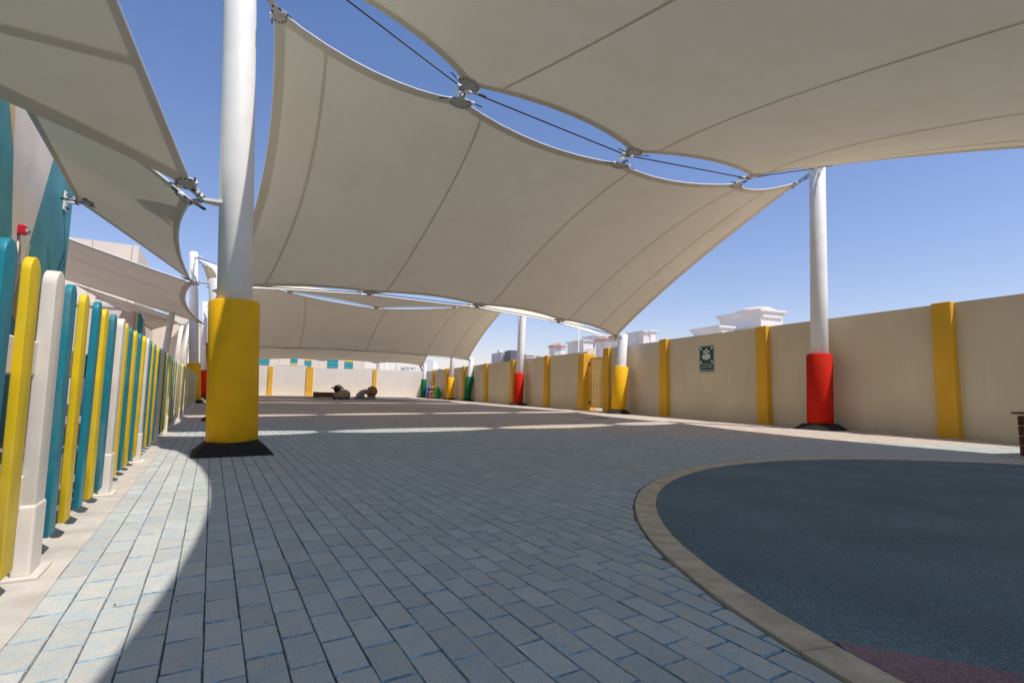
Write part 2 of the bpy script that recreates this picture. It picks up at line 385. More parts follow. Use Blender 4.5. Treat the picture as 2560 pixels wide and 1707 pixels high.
# ------------------------------------------------------------------ ground
def sheet(name, poly, z, m, parent=None, kind='structure'):
    mb = MB(); mb.add([(x, y, z) for x, y in poly], [tuple(range(len(poly)))])
    o = mb.obj(name, m, parent)
    if parent is None: o['kind'] = kind
    return o
def wallX(y): return 12.05 - 0.008*(y-5.0)
BW0, BW1 = Vector((-9.0, 52.6, 0)), Vector((11.66, 52.6, 0))      # back wall line
BD = (BW1-BW0).normalized(); BN = Vector((BD.y, -BD.x, 0))        # BN points to the court
sheet('ground', [(-900, -900), (900, -900), (900, 1500), (-900, 1500)], -0.06, M['sand'])

KC, KR_O, KR_I = Vector((5.46, 0.68, 0)), 4.045, 3.905
pave_edge_off = 0.105
fpe0, fpe1 = fp(-9, pave_edge_off), fp(27, pave_edge_off)
near_poly = [(fpe0.x, fpe0.y), (wallX(-7)+0.05, -7), (wallX(52)+0.05, 52), (BW1.x, BW1.y+0.1), (BW0.x, BW0.y+0.1), (-9, 40), (fpe1.x-1.5, fpe1.y+0.2), (fpe1.x, fpe1.y)]
paving = sheet('paving', near_poly, -0.009, M['bed'])
# pavers: local frame u across rows, v along rows
UP, VP = 0.1035, 0.203
U0p = 0.0285
def uv2w(u, v): return NV*u + DV*v
def w2uv(p): return p.dot(NV), p.dot(DV)
def blue_side(p):       # painted blue up to a straight joint line
    if p.x < -0.9: return p.y < 12.85
    return (p.y - 12.8) < -0.6655*(p.x + 0.9)
def in_court(p):
    off = (p-A0).dot(NV)
    if off < pave_edge_off+0.05: return False
    if p.x > wallX(p.y)-0.03: return False
    if (p-KC).length < KR_O-0.10: return False
    return True
def near_kerb(c): return (c-KC).length < KR_O+0.125
DFAR = 13.5
def on_screen(p):
    d = p - Vector((0, 0, H)); z = d.dot(Fv)
    if z < 0.3: return None
    x = d.dot(Rv)/z; y = d.dot(Uv)/z
    return x, y, z
cells = []
row_off = {}
for iu in range(-70, 190):
    rng = random.Random(iu*31+5)
    offv = (0.5*VP if iu % 2 else 0.0) + rng.uniform(-0.022, 0.022)
    for iv in range(-25, 95):
        u = iu*UP + U0p; v = iv*VP + offv
        c = uv2w(u+UP/2, v+VP/2)
        if not in_court(c): continue
        s = on_screen(c)
        if s is None or s[2] > DFAR or abs(s[0]) > 2.6 or s[1] < -2.2: continue
        cells.append((u, v, c, s))
cells.sort(key=lambda t: t[3][2] + (100 if abs(t[3][0]) > 1.03 or t[3][1] < -.70 else 0))
def paver_verts(rng):
    gl, gs, ch = 0.0014, 0.0007, 0.0038            # half gaps on long and short sides, chamfer
    j = lambda a: rng.uniform(-a, a)
    x0, x1, y0, y1 = gl+j(.001), UP-gl+j(.001), gs+j(.001), VP-gs+j(.001)
    d = 0.0060
    return [(x0, y0, -d), (x1, y0, -d), (x1, y1, -d), (x0, y1, -d),
            (x0+ch*.5+j(.001), y0+ch*1.25+j(.0015), 0), (x1-ch*.5+j(.001), y0+ch*1.25+j(.0015), 0), (x1-ch*.5+j(.001), y1-ch*1.25+j(.0015), 0), (x0+ch*.5+j(.001), y1-ch*1.25+j(.0015), 0)]
PF = [(4, 5, 6, 7), (0, 1, 5, 4), (2, 3, 7, 6), (1, 2, 6, 5), (3, 0, 4, 7)]
PMI = [0, 1, 1, 2, 2]
# whole pavers that lie fully on the blue side, nearest 300 as objects
variants = []
for k in range(8):
    mb = MB(); rng = random.Random(k)
    vs = [(x-UP/2, y-VP/2, z) for x, y, z in paver_verts(rng)]
    for f, mi in zip(PF, PMI): mb.add(vs, [], 0); mb.f.append(f); mb.m.append(mi); mb.sm.append(False)
    mb.v = vs
    variants.append(mb.mesh('paver', [M['pv_blue_o'], M['pv_edge'], M['pv_long']]))
whole = [t for t in cells if not near_kerb(t[2])]; cutp = [t for t in cells if near_kerb(t[2])]
singles = whole[:270]; rest = whole[270:]
for i, (u, v, c, s) in enumerate(singles):
    o = link('paver', variants[i % 8], paving)
    o.location = (c.x, c.y, random.uniform(-0.0013, 0.0013))
    o.rotation_euler = (random.gauss(0, .0035), random.gauss(0, .0035), -FA + random.gauss(0, .004) + (math.pi if random.random() < .5 else 0))
# pavers sawn to the curve of the kerb
def clip(poly, n, d):
    out = []
    for i in range(len(poly)):
        a, b = poly[i], poly[(i+1) % len(poly)]; da, db = a.dot(n)-d, b.dot(n)-d
        if da >= 0: out.append(a)
        if (da >= 0) != (db >= 0): out.append(a.lerp(b, da/(da-db)))
    return out
ncut = 0
VV, FF, MI, TONE = [], [], [], []
for i, (u, v, c, s) in enumerate(cutp):
    rng = random.Random(i+9000); q = [Vector((p.x, p.y)) for p in (uv2w(u+.003, v+.0015), uv2w(u+UP-.003, v+.0015), uv2w(u+UP-.003, v+VP-.0015), uv2w(u+.003, v+VP-.0015))]
    nrm = (Vector((c.x, c.y))-Vector((KC.x, KC.y))).normalized(); dd = nrm.dot(Vector((KC.x, KC.y)))+KR_O+rng.uniform(.006, .016)
    q = clip(q, nrm, dd)
    if len(q) < 3: continue
    area = abs(sum(q[k].x*q[(k+1) % len(q)].y-q[(k+1) % len(q)].x*q[k].y for k in range(len(q))))/2
    if area < .0016: continue
    cen = sum(q, Vector((0, 0)))/len(q); n = len(q); dz = rng.uniform(-.001, .001)
    top = [p+(cen-p).normalized()*.0065 for p in q]
    vs = [(p.x, p.y, -.006) for p in q]+[(p.x, p.y, dz) for p in top]
    fs = [tuple(range(n, 2*n))]+[(k, (k+1) % n, n+(k+1) % n, n+k) for k in range(n)]
    if ncut < 30 and s[2] < 4.5:
        ncut += 1; mb = MB(); mb.add(vs, fs[:1], 0); 
        for f in fs[1:]: mb.f.append(f); mb.m.append(1); mb.sm.append(False)
        mb.obj('paver', [M['pv_blue_o'], M['pv_edge'], M['pv_long']], paving)
    else:
        b = len(VV); VV += vs; TONE += [rng.random()]*(2*n)
        for k, f in enumerate(fs): FF.append(tuple(x+b for x in f)); MI.append(0 if k == 0 else 1)
for i, (u, v, c, s) in enumerate(rest):
    rng = random.Random(i+1000); b = len(VV); blue = blue_side(c)
    dz = rng.uniform(-.0012, .0012); tone = rng.random(); tx, ty = rng.gauss(0, .003), rng.gauss(0, .003)
    ca, sa = math.cos(-FA+rng.gauss(0, .003)), math.sin(-FA+rng.gauss(0, .003))
    for x, y, z in paver_verts(rng):
        x -= UP/2; y -= VP/2
        VV.append((c.x+ca*x-sa*y, c.y+sa*x+ca*y, z+dz+x*tx+y*ty)); TONE.append(tone)
    for f, mi in zip(PF, PMI):
        FF.append(tuple(q+b for q in f)); MI.append(mi if blue else (3 if mi == 0 else 4))
me = bpy.data.meshes.new('paver_field'); me.from_pydata(VV, [], FF)
for m in (M['pv_blue_a'], M['pv_edge'], M['pv_long'], M['pv_beige_a'], M['pv_edge_b']): me.materials.append(m)
me.polygons.foreach_set('material_index', MI)
at = me.attributes.new('tone', 'FLOAT', 'POINT'); at.data.foreach_set('value', TONE); me.update()
pf = link('paver_field', me, paving); pf['kind'] = 'stuff'
# far paving, beyond the reach of single pavers (a sheet cut along the depth line)
def depth_pt(lat, d): 
    Fh = Vector((math.sin(YAW), math.cos(YAW), 0)); return Fh*d + R0*lat
dfar2 = (DFAR-0.12)/math.cos(PITCH)
a_, b_ = depth_pt(-14.6, dfar2), depth_pt(8, dfar2)
ra = depth_pt(30, dfar2)
poly_far = []
# intersection with fence edge and wall
def cut(p, q, n, o):
    t = (o-p).dot(n)/(q-p).dot(n); return p+(q-p)*t
cl = cut(a_, ra, NV, fp(0, pave_edge_off)); 
xw = None
for k in range(1, 400):
    q = depth_pt(-14+0.1*k, dfar2)
    if q.x > wallX(q.y)+0.03: xw = q; break
poly_far = [(cl.x, cl.y), (xw.x, xw.y), (wallX(52)+0.03, 52), (BW1.x, BW1.y+0.05), (BW0.x, BW0.y+0.05), (-9, 40), (fpe1.x-1.5, fpe1.y+0.2), (fpe1.x, fpe1.y)]
fo = sheet('outer_paving', poly_far, -0.001, M['far_paving'], paving)
# behind and beside the camera
rear = [(fpe0.x, fpe0.y), (wallX(-7), -7), (wallX(-1), -1.2), (KC.x+3.2, -3.7), (KC.x-2.2, -3.3), (0.2, 0.15), (-0.9, 0.25), (fp(-1.9, pave_edge_off).x, fp(-1.9, pave_edge_off).y)]
sheet('rear_paving', rear, -0.0015, M['pv_blue_o'], paving)

# circular rubber play surface with its kerb
mb = MB(); n = 96
disc = [(KC.x+(KR_I-0.002)*math.cos(2*math.pi*k/n), KC.y+(KR_I-0.002)*math.sin(2*math.pi*k/n)) for k in range(n)]
sheet('rubber_surface', disc, 0.002, M['epdm_blue'])
# plum band: the part of the disc on the camera side of a gently curved line
def plum_line(t): return Vector((1.62+t*0.37*1.0, 1.2-t*0.40+0.10*t*t*0.3))
pl = [(plum_line(t).x, plum_line(t).y) for t in np.linspace(0, 4.2, 14)]
end = pl[-1]
arc = []
a0 = math.atan2(end[1]-KC.y, end[0]-KC.x); a1 = math.atan2(pl[0][1]-KC.y, pl[0][0]-KC.x)
rr = KR_I-0.004
a0 = a0 % (2*math.pi); a1 = a1 % (2*math.pi)
for k in range(0, 25):
    a = a0+(a1-a0)*k/24; arc.append((KC.x+rr*math.cos(a), KC.y+rr*math.sin(a)))
sheet('plum_rubber_surface', pl + arc[1:-1], 0.006, M['epdm_plum'])
kerb = bpy.data.objects.new('kerb', None); COL.objects.link(kerb); kerb['kind'] = 'structure'
NK = 50
for k in range(NK):
    a, b = 2*math.pi*(k+0.005)/NK, 2*math.pi*(k+0.995)/NK
    rng = random.Random(k); dz = rng.uniform(-.001, .003)
    ps = []
    for z in (-0.05, 0.007+dz):
        ps += [KC+Vector((r*math.cos(t), r*math.sin(t), z)) for r, t in ((KR_I, a), (KR_O, a), (KR_O, (a+b)/2), (KR_O, b), (KR_I, b), (KR_I, (a+b)/2))]
    mb = MB(); mb.add(ps, [(5, 4, 3, 2, 1, 0), (6, 7, 8, 9, 10, 11)] + [(i, (i+1) % 6, 6+(i+1) % 6, 6+i) for i in range(6)])
    mb.obj('kerb_stone', M['kerb'], kerb, 0.002, 1)

# concrete strip under the fence, rubber play ground behind it
def fpoly(pts): return [(fp(s, o).x, fp(s, o).y) for s, o in pts]
mb = MB(); rng = random.Random(3)
ss = [-9+0.25*k for k in range(146)]
es = [pave_edge_off + 0.007 + rng.uniform(-.003, .006) for _ in ss]
vs = [fp(s, e, 0.004) for s, e in zip(ss, es)] + [fp(s, -0.10, 0.004) for s in ss]
nn = len(ss); mb.add(vs, [(i, i+1, nn+i+1, nn+i) for i in range(nn-1)])
tag(mb.obj('concrete_strip', M['strip']), kind='structure')
sheet('rubber_playground', fpoly([(-9, -0.10), (27, -0.10), (27, -9), (-9, -9)]), 0.001, M['epdm_lilac'])

# ------------------------------------------------------------------ boundary wall on the right
WH = 2.66
bw = thing('boundary_wall', 'long cream rendered wall with yellow pilasters down the right side of the court', 'wall')
PIL = [(-2.3, .38), (2.0, .38), (6.24, .37), (10.63, .38), (14.85, .40), (18.52, .44), (20.22, .52), (24.2, .46), (28.87, .5), (33.62, .5), (38.8, .5), (43.75, .5), (48.6, .5)]
def wall_piece(y0, y1, h, name='wall_panel'):
    mb = MB(); t = 0.2
    vs = [(wallX(y0), y0, -.05), (wallX(y1), y1, -.05), (wallX(y1)+t, y1, -.05), (wallX(y0)+t, y0, -.05)]
    vs += [(x, y, h) for x, y, z in vs]
    mb.add(vs, [(0, 3, 2, 1), (4, 5, 6, 7), (0, 1, 5, 4), (1, 2, 6, 5), (2, 3, 7, 6), (3, 0, 4, 7)])
    return mb.obj(name, M['wall'], bw)
edges = [-7.0] + [p[0] for p in PIL] + [52.8]
for a, b in zip(edges[:-1], edges[1:]):
    if abs(a-18.52) < .01: continue                      # the gate opening
    h = WH + (0.05 if b < 15 else -0.02 if a > 20 else 0.02)
    wall_piece(a+0.001, b-0.001, h)
for y, wd in PIL:
    deep = 0.40 if abs(y-20.22) < .01 else 0.17
    h = 2.50 if abs(y-20.22) < .01 else WH + (0.05 if y < 16 else 0.0)
    hb, ht = wd/2, wd/2*0.93
    x = wallX(y); mb = MB()
    x1 = x + (0.26 if abs(y-19.4) < 1.2 else 0.1)
    vs = [(x-deep, y-hb, -.03), (x1, y-hb, -.03), (x1, y+hb, -.03), (x-deep, y+hb, -.03), (x-deep*0.85, y-ht, h+.015), (x1, y-ht, h+.015), (x1, y+ht, h+.015), (x-deep*0.85, y+ht, h+.015)]
    mb.add(vs, [(0, 3, 2, 1), (4, 5, 6, 7), (0, 1, 5, 4), (1, 2, 6, 5), (2, 3, 7, 6), (3, 0, 4, 7)])
    mb.obj('pilaster', M['pilaster'], bw, 0.012, 1)
# gate between two pilasters
g = thing('metal_gate', 'tan slatted metal gate between two yellow pilasters in the right wall', 'gate')
gx = wallX(19.3)-0.02; y0, y1 = 18.76, 19.93
mb = MB()
for z in (0.16, 2.30): mb.box((gx, (y0+y1)/2, z), (0.05, y1-y0, 0.06))
for y in (y0+.03, y1-.03): mb.box((gx, y, 1.23), (0.052, 0.06, 2.2))
mb.obj('gate_frame', M['gate_slat'], g, 0.004, 1)
sl = MB().box((0, 0, 0), (0.03, 0.098, 2.08)).mesh('slat', M['gate_slat'])
for k in range(8):
    o = link('slat', sl, g); o.location = (gx+0.003, y0+0.13+k*0.13, 1.23)
for z in (0.35, 2.05):
    MB().box((gx-0.04, y1+.0, z), (0.06, 0.06, 0.10)).obj('hinge', M['steel'], g, .006, 1)
# sign
sg = thing('assembly_point_sign', 'green assembly point sign with white figures on the cream wall', 'sign')
sy0, sy1, sz0, sz1 = 13.17, 12.54, 1.505, 2.34
sx = wallX(12.85) - 0.012
def sbox(name, m, ya, yb, za, zb, d=0.004, pr=0.0, parent=None):
    return MB().box((sx-pr, (ya+yb)/2, (za+zb)/2), (d, abs(ya-yb), abs(za-zb))).obj(name, m, parent or sg)
MB().box((sx+.006, (sy0+sy1)/2, (sz0+sz1)/2), (.012, .63+.03, .835+.03)).obj('backing_plate', M['alu'], sg, .003, 1)
sbox('picture_panel', M['sign_green'], sy0-.012, sy1+.012, 1.765, sz1-.012, .005, .004)
sbox('text_panel', M['sign_green'], sy0-.012, sy1+.012, sz0+.012, 1.745, .005, .004)
cy = (sy0+sy1)/2
def S(yy, zz): return (cy-yy, 2.05+zz)                    # yy to the right in the picture
MX = Matrix(((0, 0, -1), (-1, 0, 0), (0, 1, 0)))          # local x -> -Y, y -> Z, z -> -X
def flat(name, polys, z0=0.0072):
    mb = MB()
    for p in polys: mb.prism(p, 0.0012, 0, MX, (sx-z0, cy, 2.05))
    return mb.obj(name, M['sign_white'], sg)
circ = lambda x, y, r, ry=None: [(x+r*math.cos(2*math.pi*k/16), y+(ry or r)*math.sin(2*math.pi*k/16)) for k in range(16)]
for x, y in ((0, .165), (-.092, .105), (.092, .105), (0, .055)):
    flat('figure_head', [circ(x, y, .042, .045)])
flat('figure_body', [[(-.165, -.125), (-.068, -.125), (-.068, .02), (-.165, .02)], [(-.064, -.158), (.064, -.158), (.064, .005), (-.064, .005)], [(.068, -.125), (.165, -.125), (.165, .02), (.068, .02)]])
for sx_, sy_ in ((-1, 1), (1, 1), (-1, -1), (1, -1)):
    c = Vector((.232*sx_, .205 if sy_ > 0 else -.215)); d = Vector((-sx_, -sy_)).normalized(); q = Vector((-d.y, d.x))
    P_ = [c+d*.05, c-d*.01+q*.052, c-d*.004+q*.02, c-d*.062+q*.02, c-d*.062-q*.02, c-d*.004-q*.02, c-d*.01-q*.052]
    flat('arrow', [[(p.x, p.y) for p in P_]])
def text_mesh(name, s, size, yy, zz):
    cu = bpy.data.curves.new(name, 'FONT'); cu.body = s; cu.size = size; cu.align_x = 'CENTER'; cu.extrude = 0.0006
    tmp = bpy.data.objects.new('tmp', cu); COL.objects.link(tmp)
    bpy.context.view_layer.update()
    me = bpy.data.meshes.new_from_object(tmp.evaluated_get(bpy.context.evaluated_depsgraph_get()))
    bpy.data.objects.remove(tmp)
    me.materials.clear(); me.materials.append(M['sign_white'])
    o = link(name, me, sg); o.matrix_world = Matrix.Translation((sx-.0078, cy-yy, 2.05+zz)) @ MX.to_4x4()
    return o
text_mesh('english_word', 'Assembly', 0.086, -.115, -0.515); text_mesh('english_word', 'Point', 0.086, .185, -0.515)
text_mesh('arabic_word', '\ufeca\ufee4\ufea0\ufe98\ufedf\ufe8d', 0.10, -.11, -0.40); text_mesh('arabic_word', '\ufe94\ufec4\ufed8\ufee7', 0.10, .15, -0.40)
scr = MB().lathe([(0.012, 0), (0.012, .004)], 8, ax=MX).mesh('screw', M['alu'])
for yy in (-.318, .318):
    for zz in (.30, -.55):
        o = link('screw', scr, sg); o.location = (sx-.004, cy-yy, 2.05+zz)

# ------------------------------------------------------------------ back wall
bk = thing('back_wall', 'sunlit pale rendered wall with yellow pilasters across the far end', 'wall')
def bp(x, d=0.0, z=0.0):                                  # point on the back wall by world x, d towards the court
    t = (x-BW0.x)/BD.x; return BW0 + BD*t + BN*d + Vector((0, 0, z))
BH = 2.68
def slab(o1, o2, h, th, name, m, parent, front=0.0, z0=-.05, bevel=0.0):
    nrm = BN
    vs = []
    for z in (z0, h):
        vs += [o1+nrm*front+Vector((0,0,z)), o2+nrm*front+Vector((0,0,z)), o2+nrm*(front-th)+Vector((0,0,z)), o1+nrm*(front-th)+Vector((0,0,z))]
    return MB().add(vs, [(0, 3, 2, 1), (4, 5, 6, 7), (0, 1, 5, 4), (1, 2, 6, 5), (2, 3, 7, 6), (3, 0, 4, 7)]).obj(name, m, parent, bevel, 1)
bpil = [(-6.9, .36, 0), (-2.80, .38, 0), (.60, .60, .03), (6.64, .35, 0)]
ed = [-9.0] + [p[0] for p in bpil] + [11.6]
for i, (a, b) in enumerate(zip(ed[:-1], ed[1:])):
    if i == 2: continue
    slab(bp(a+.002), bp(b-.002), BH, .2, 'wall_panel', M['back_wall'], bk)
for x, wd, ex in bpil:
    slab(bp(x-wd/2), bp(x+wd/2), BH+.03+ex, .4, 'pilaster', M['pilaster'], bk, .12, -.03, .02)
sgt = thing('sliding_gate', 'plain pale sliding gate panel, taller than the far wall beside it', 'gate')
slab(bp(-2.58), bp(.29), 2.82, .06, 'gate_panel', M['back_wall'], sgt, -.02, .03)
slab(bp(-2.58), bp(.29), 2.87, .09, 'gate_rail', M['back_wall'], sgt, -.01, 2.825)

# ------------------------------------------------------------------ masts and sails
def mast(base, lean, ztop, sleeve, label, r=0.195, rtop=0.18, rs=0.275, plinth='pyramid', zs=1.80, group='white sail masts with padded sleeves', brackets=()):
    o = thing('sail_mast', label, 'mast', group, (base.x, base.y, 0))
    ax = lambda z: Vector((lean.x*z, lean.y*z, z))
    mb = MB(); mb.tube([ax(0.0), ax(ztop*.5), ax(ztop-.02), ax(ztop)], [r, (r+rtop)/2, rtop, rtop-.02], 40)
    mb.obj('pole', M['white'], o)
    if sleeve:
        mb = MB(); z0 = 0.135
        mb.tube([ax(z0), ax(z0+.015), ax(zs*.5), ax(zs-.02), ax(zs)], [rs-.02, rs, rs, rs, rs-.022], 48)
        mb.obj('padded_sleeve', M[sleeve], o)
        mb = MB()                                        # vertical lacing seam at the back of the sleeve
        t = Vector((-0.7, 0.72, 0)).normalized()
        mb.tube([ax(z0+.03)+t*rs, ax(zs-.03)+t*rs], 0.012, 6); mb.obj('sleeve_seam', M[sleeve], o)
        if plinth == 'pyramid':
            b, t_, h = 0.42, 0.275, 0.14; q = Matrix.Rotation(-FA, 3, 'Z'); mb = MB()
            vs = [q @ Vector(p) for p in ((-b,-b,-.02),(b,-b,-.02),(b,b,-.02),(-b,b,-.02),(-b,-b,.004),(b,-b,.004),(b,b,.004),(-b,b,.004),(-t_,-t_,h),(t_,-t_,h),(t_,t_,h),(-t_,t_,h))]
            mb.add(vs, [(0,3,2,1),(8,9,10,11)]+[(i,(i+1)%4,4+(i+1)%4,4+i) for i in range(4)]+[(4+i,4+(i+1)%4,8+(i+1)%4,8+i) for i in range(4)])
            mb.obj('plinth', M['rubber_black'], o, .008, 1)
        else:
            MB().lathe([(.50, -.02), (.50, .01), (.42, .07), (.33, .14), (.28, .155)], 24).obj('plinth', M['rubber_black'], o)
    for (z, ang) in brackets:
        c = ax(z); d = Vector((math.cos(ang), math.sin(ang), 0)); s_ = Vector((-d.y, d.x, 0))
        rr_ = r + (rtop-r)*z/ztop
        poly = [c-s_*.10+d*(rr_-.06), c-s_*.055+d*(rr_+.16), c-s_*.02+d*(rr_+.20), c+s_*.02+d*(rr_+.20), c+s_*.055+d*(rr_+.16), c+s_*.10+d*(rr_-.06)]
        k = len(poly); up = Vector((0, 0, .016))
        MB().add([p-up for p in poly]+[p+up for p in poly], [tuple(reversed(range(k))), tuple(range(k, 2*k))]+[(i, (i+1) % k, k+(i+1) % k, k+i) for i in range(k)]).obj('bracket', M['white'], o)
    return o, (lambda z: Vector((base.x, base.y, 0))+ax(z))
LN = -NV*0.045; RNv = NV*0.05
LN2 = -NV*0.095; RN2 = NV*0.09
out_l = math.atan2(-NV.y, -NV.x)
left = out_l + 0.25
masts = {}
def addm(k, *a, **kw):
    o, f = mast(*a, **kw); masts[k] = f; return o
addm('L1', Vector((-.73, 6.95, 0)), LN, 6.9, 'yellow_pad', 'nearest tall white mast with yellow padded sleeve on a black pyramid plinth', brackets=((2.97, out_l+.12), (6.72, 1.0), (6.72, -1.0)))
addm('A2', Vector((-1.68, 13.65, 0)), LN2, 3.28, 'red_pad', 'short white mast with red sleeve mostly hidden behind the nearest yellow one', brackets=((3.17, out_l), (3.17, .3)))
addm('A3', Vector((-4.5, 27.0, 0)), LN*1.5, 6.9, 'yellow_pad', 'tall white mast with yellow sleeve beyond the end of the picket fence', brackets=((6.72, .2),))
addm('A4', Vector((-5.0, 35.4, 0)), LN2, 3.3, 'red_pad', 'short white mast hidden behind the nearest yellow sleeve, small bracket showing', brackets=((3.1, out_l),))
addm('A5', Vector((-6.1, 39.4, 0)), LN, 6.4, 'red_pad', 'tall white mast with red sleeve just right of the far yellow one', brackets=((6.2, .2),))
addm('A6', Vector((-7.6, 51.5, 0)), LN2, 3.3, 'yellow_pad', 'farthest left mast, thin strip of yellow sleeve behind the red one')
addm('R1', Vector((11.5, 8.66, 0)), RNv, 6.72, 'red_pad', 'tall white mast with bright red sleeve beside the right wall', brackets=((6.55, math.pi-.4), (6.55, math.pi+.6)))
addm('R2', Vector((11.3, 16.85, 0)), RN2, 3.08, 'yellow_pad', 'short leaning mast with yellow sleeve on a domed black base near the gate', plinth='dome', brackets=((2.98, math.pi),))
addm('R3', Vector((11.3, 26.8, 0)), RNv, 6.7, 'red_pad', 'leaning white mast with dark red sleeve, top hidden behind a sail', brackets=((6.5, math.pi),))
addm('R4', Vector((11.35, 36.6, 0)), RN2, 3.2, 'green_pad', 'short mast with green sleeve under the corner of the third large sail', brackets=((3.05, math.pi),))
addm('R5', Vector((11.2, 40.9, 0)), RNv, 6.7, 'yellow_pad', 'far mast with yellow sleeve between the two green ones', brackets=((6.5, math.pi),))
addm('R6', Vector((11.0, 50.0, 0)), RN2*.3, 3.3, 'green_pad', 'farthest right mast with green sleeve beside the coloured bins', brackets=((3.1, math.pi),))

def fdm(nu, nv, fixed, Qa, Qb, Ql, Qr):
    """force density grid: Qa,Qb edges at v=0 and v=nv, Ql,Qr edges at u=0 and u=nu"""
    N_ = (nu+1)*(nv+1); A = np.zeros((N_, N_)); idx = lambda i, j: i*(nv+1)+j
    def add(a, c, q):
        A[a, a] += q; A[c, c] += q; A[a, c] -= q; A[c, a] -= q
    for i in range(nu+1):
        for j in range(nv+1):
            if i < nu: add(idx(i, j), idx(i+1, j), Qa if j == 0 else Qb if j == nv else 1.0)
            if j < nv: add(idx(i, j), idx(i, j+1), Ql if i == 0 else Qr if i == nu else 1.0)
    fx = np.zeros(N_, bool); X = np.zeros((N_, 3))
    for k, p in fixed.items(): fx[idx(*k)] = True; X[idx(*k)] = tuple(p)
    fr = ~fx
    X[fr] = np.linalg.solve(A[np.ix_(fr, fr)], -A[np.ix_(fr, fx)] @ X[fx])
    return X.reshape(nu+1, nv+1, 3)

PLATE = None
def plate_mesh():
    mb = MB(); n = 14; r = 0.20
    poly = [(r*math.cos(math.pi+math.pi*k/n), r*math.sin(math.pi+math.pi*k/n)) for k in range(n+1)]
    poly = poly + [(.10, .035), (.045, .045), (.03, .10), (-.03, .10), (-.045, .045), (-.10, .035)]
    mb.prism(poly, 0.012, 0, None, (0, 0, -0.006))
    return mb.mesh('clamp_plate', M['galv'])
def corner_mesh():
    mb = MB(); n = 10
    poly = [(.125*math.cos(math.pi*1.12+math.pi*.76*k/n), -.02+.14*math.sin(math.pi*1.12+math.pi*.76*k/n)) for k in range(n+1)]
    poly += [(.045, .06), (.035, .17), (0, .20), (-.035, .17), (-.045, .06)]
    mb.prism(poly, 0.012, 0, None, (0, 0, -0.006)); return mb.mesh('corner_plate', M['galv'])
BOLT = MB().lathe([(0.0105, -.015), (0.0105, .015)], 6).mesh('bolt', M['bolt'])
PLATE = plate_mesh()
ROD = MB().tube([(-.16, 0, 0), (.11, 0, 0)], .010, 6).mesh('cable_end', M['steel'])
CLAMP = MB().tube([(-.035, 0, 0), (.035, 0, 0)], .022, 8).mesh('cable_clamp', M['white'])
CPLATE = corner_mesh()
SHACK = MB().tube([(-.03, .0, 0), (-.034, .07, 0), (0, .11, 0), (.034, .07, 0), (.03, 0, 0)], .010, 6).mesh('shackle', M['steel'])

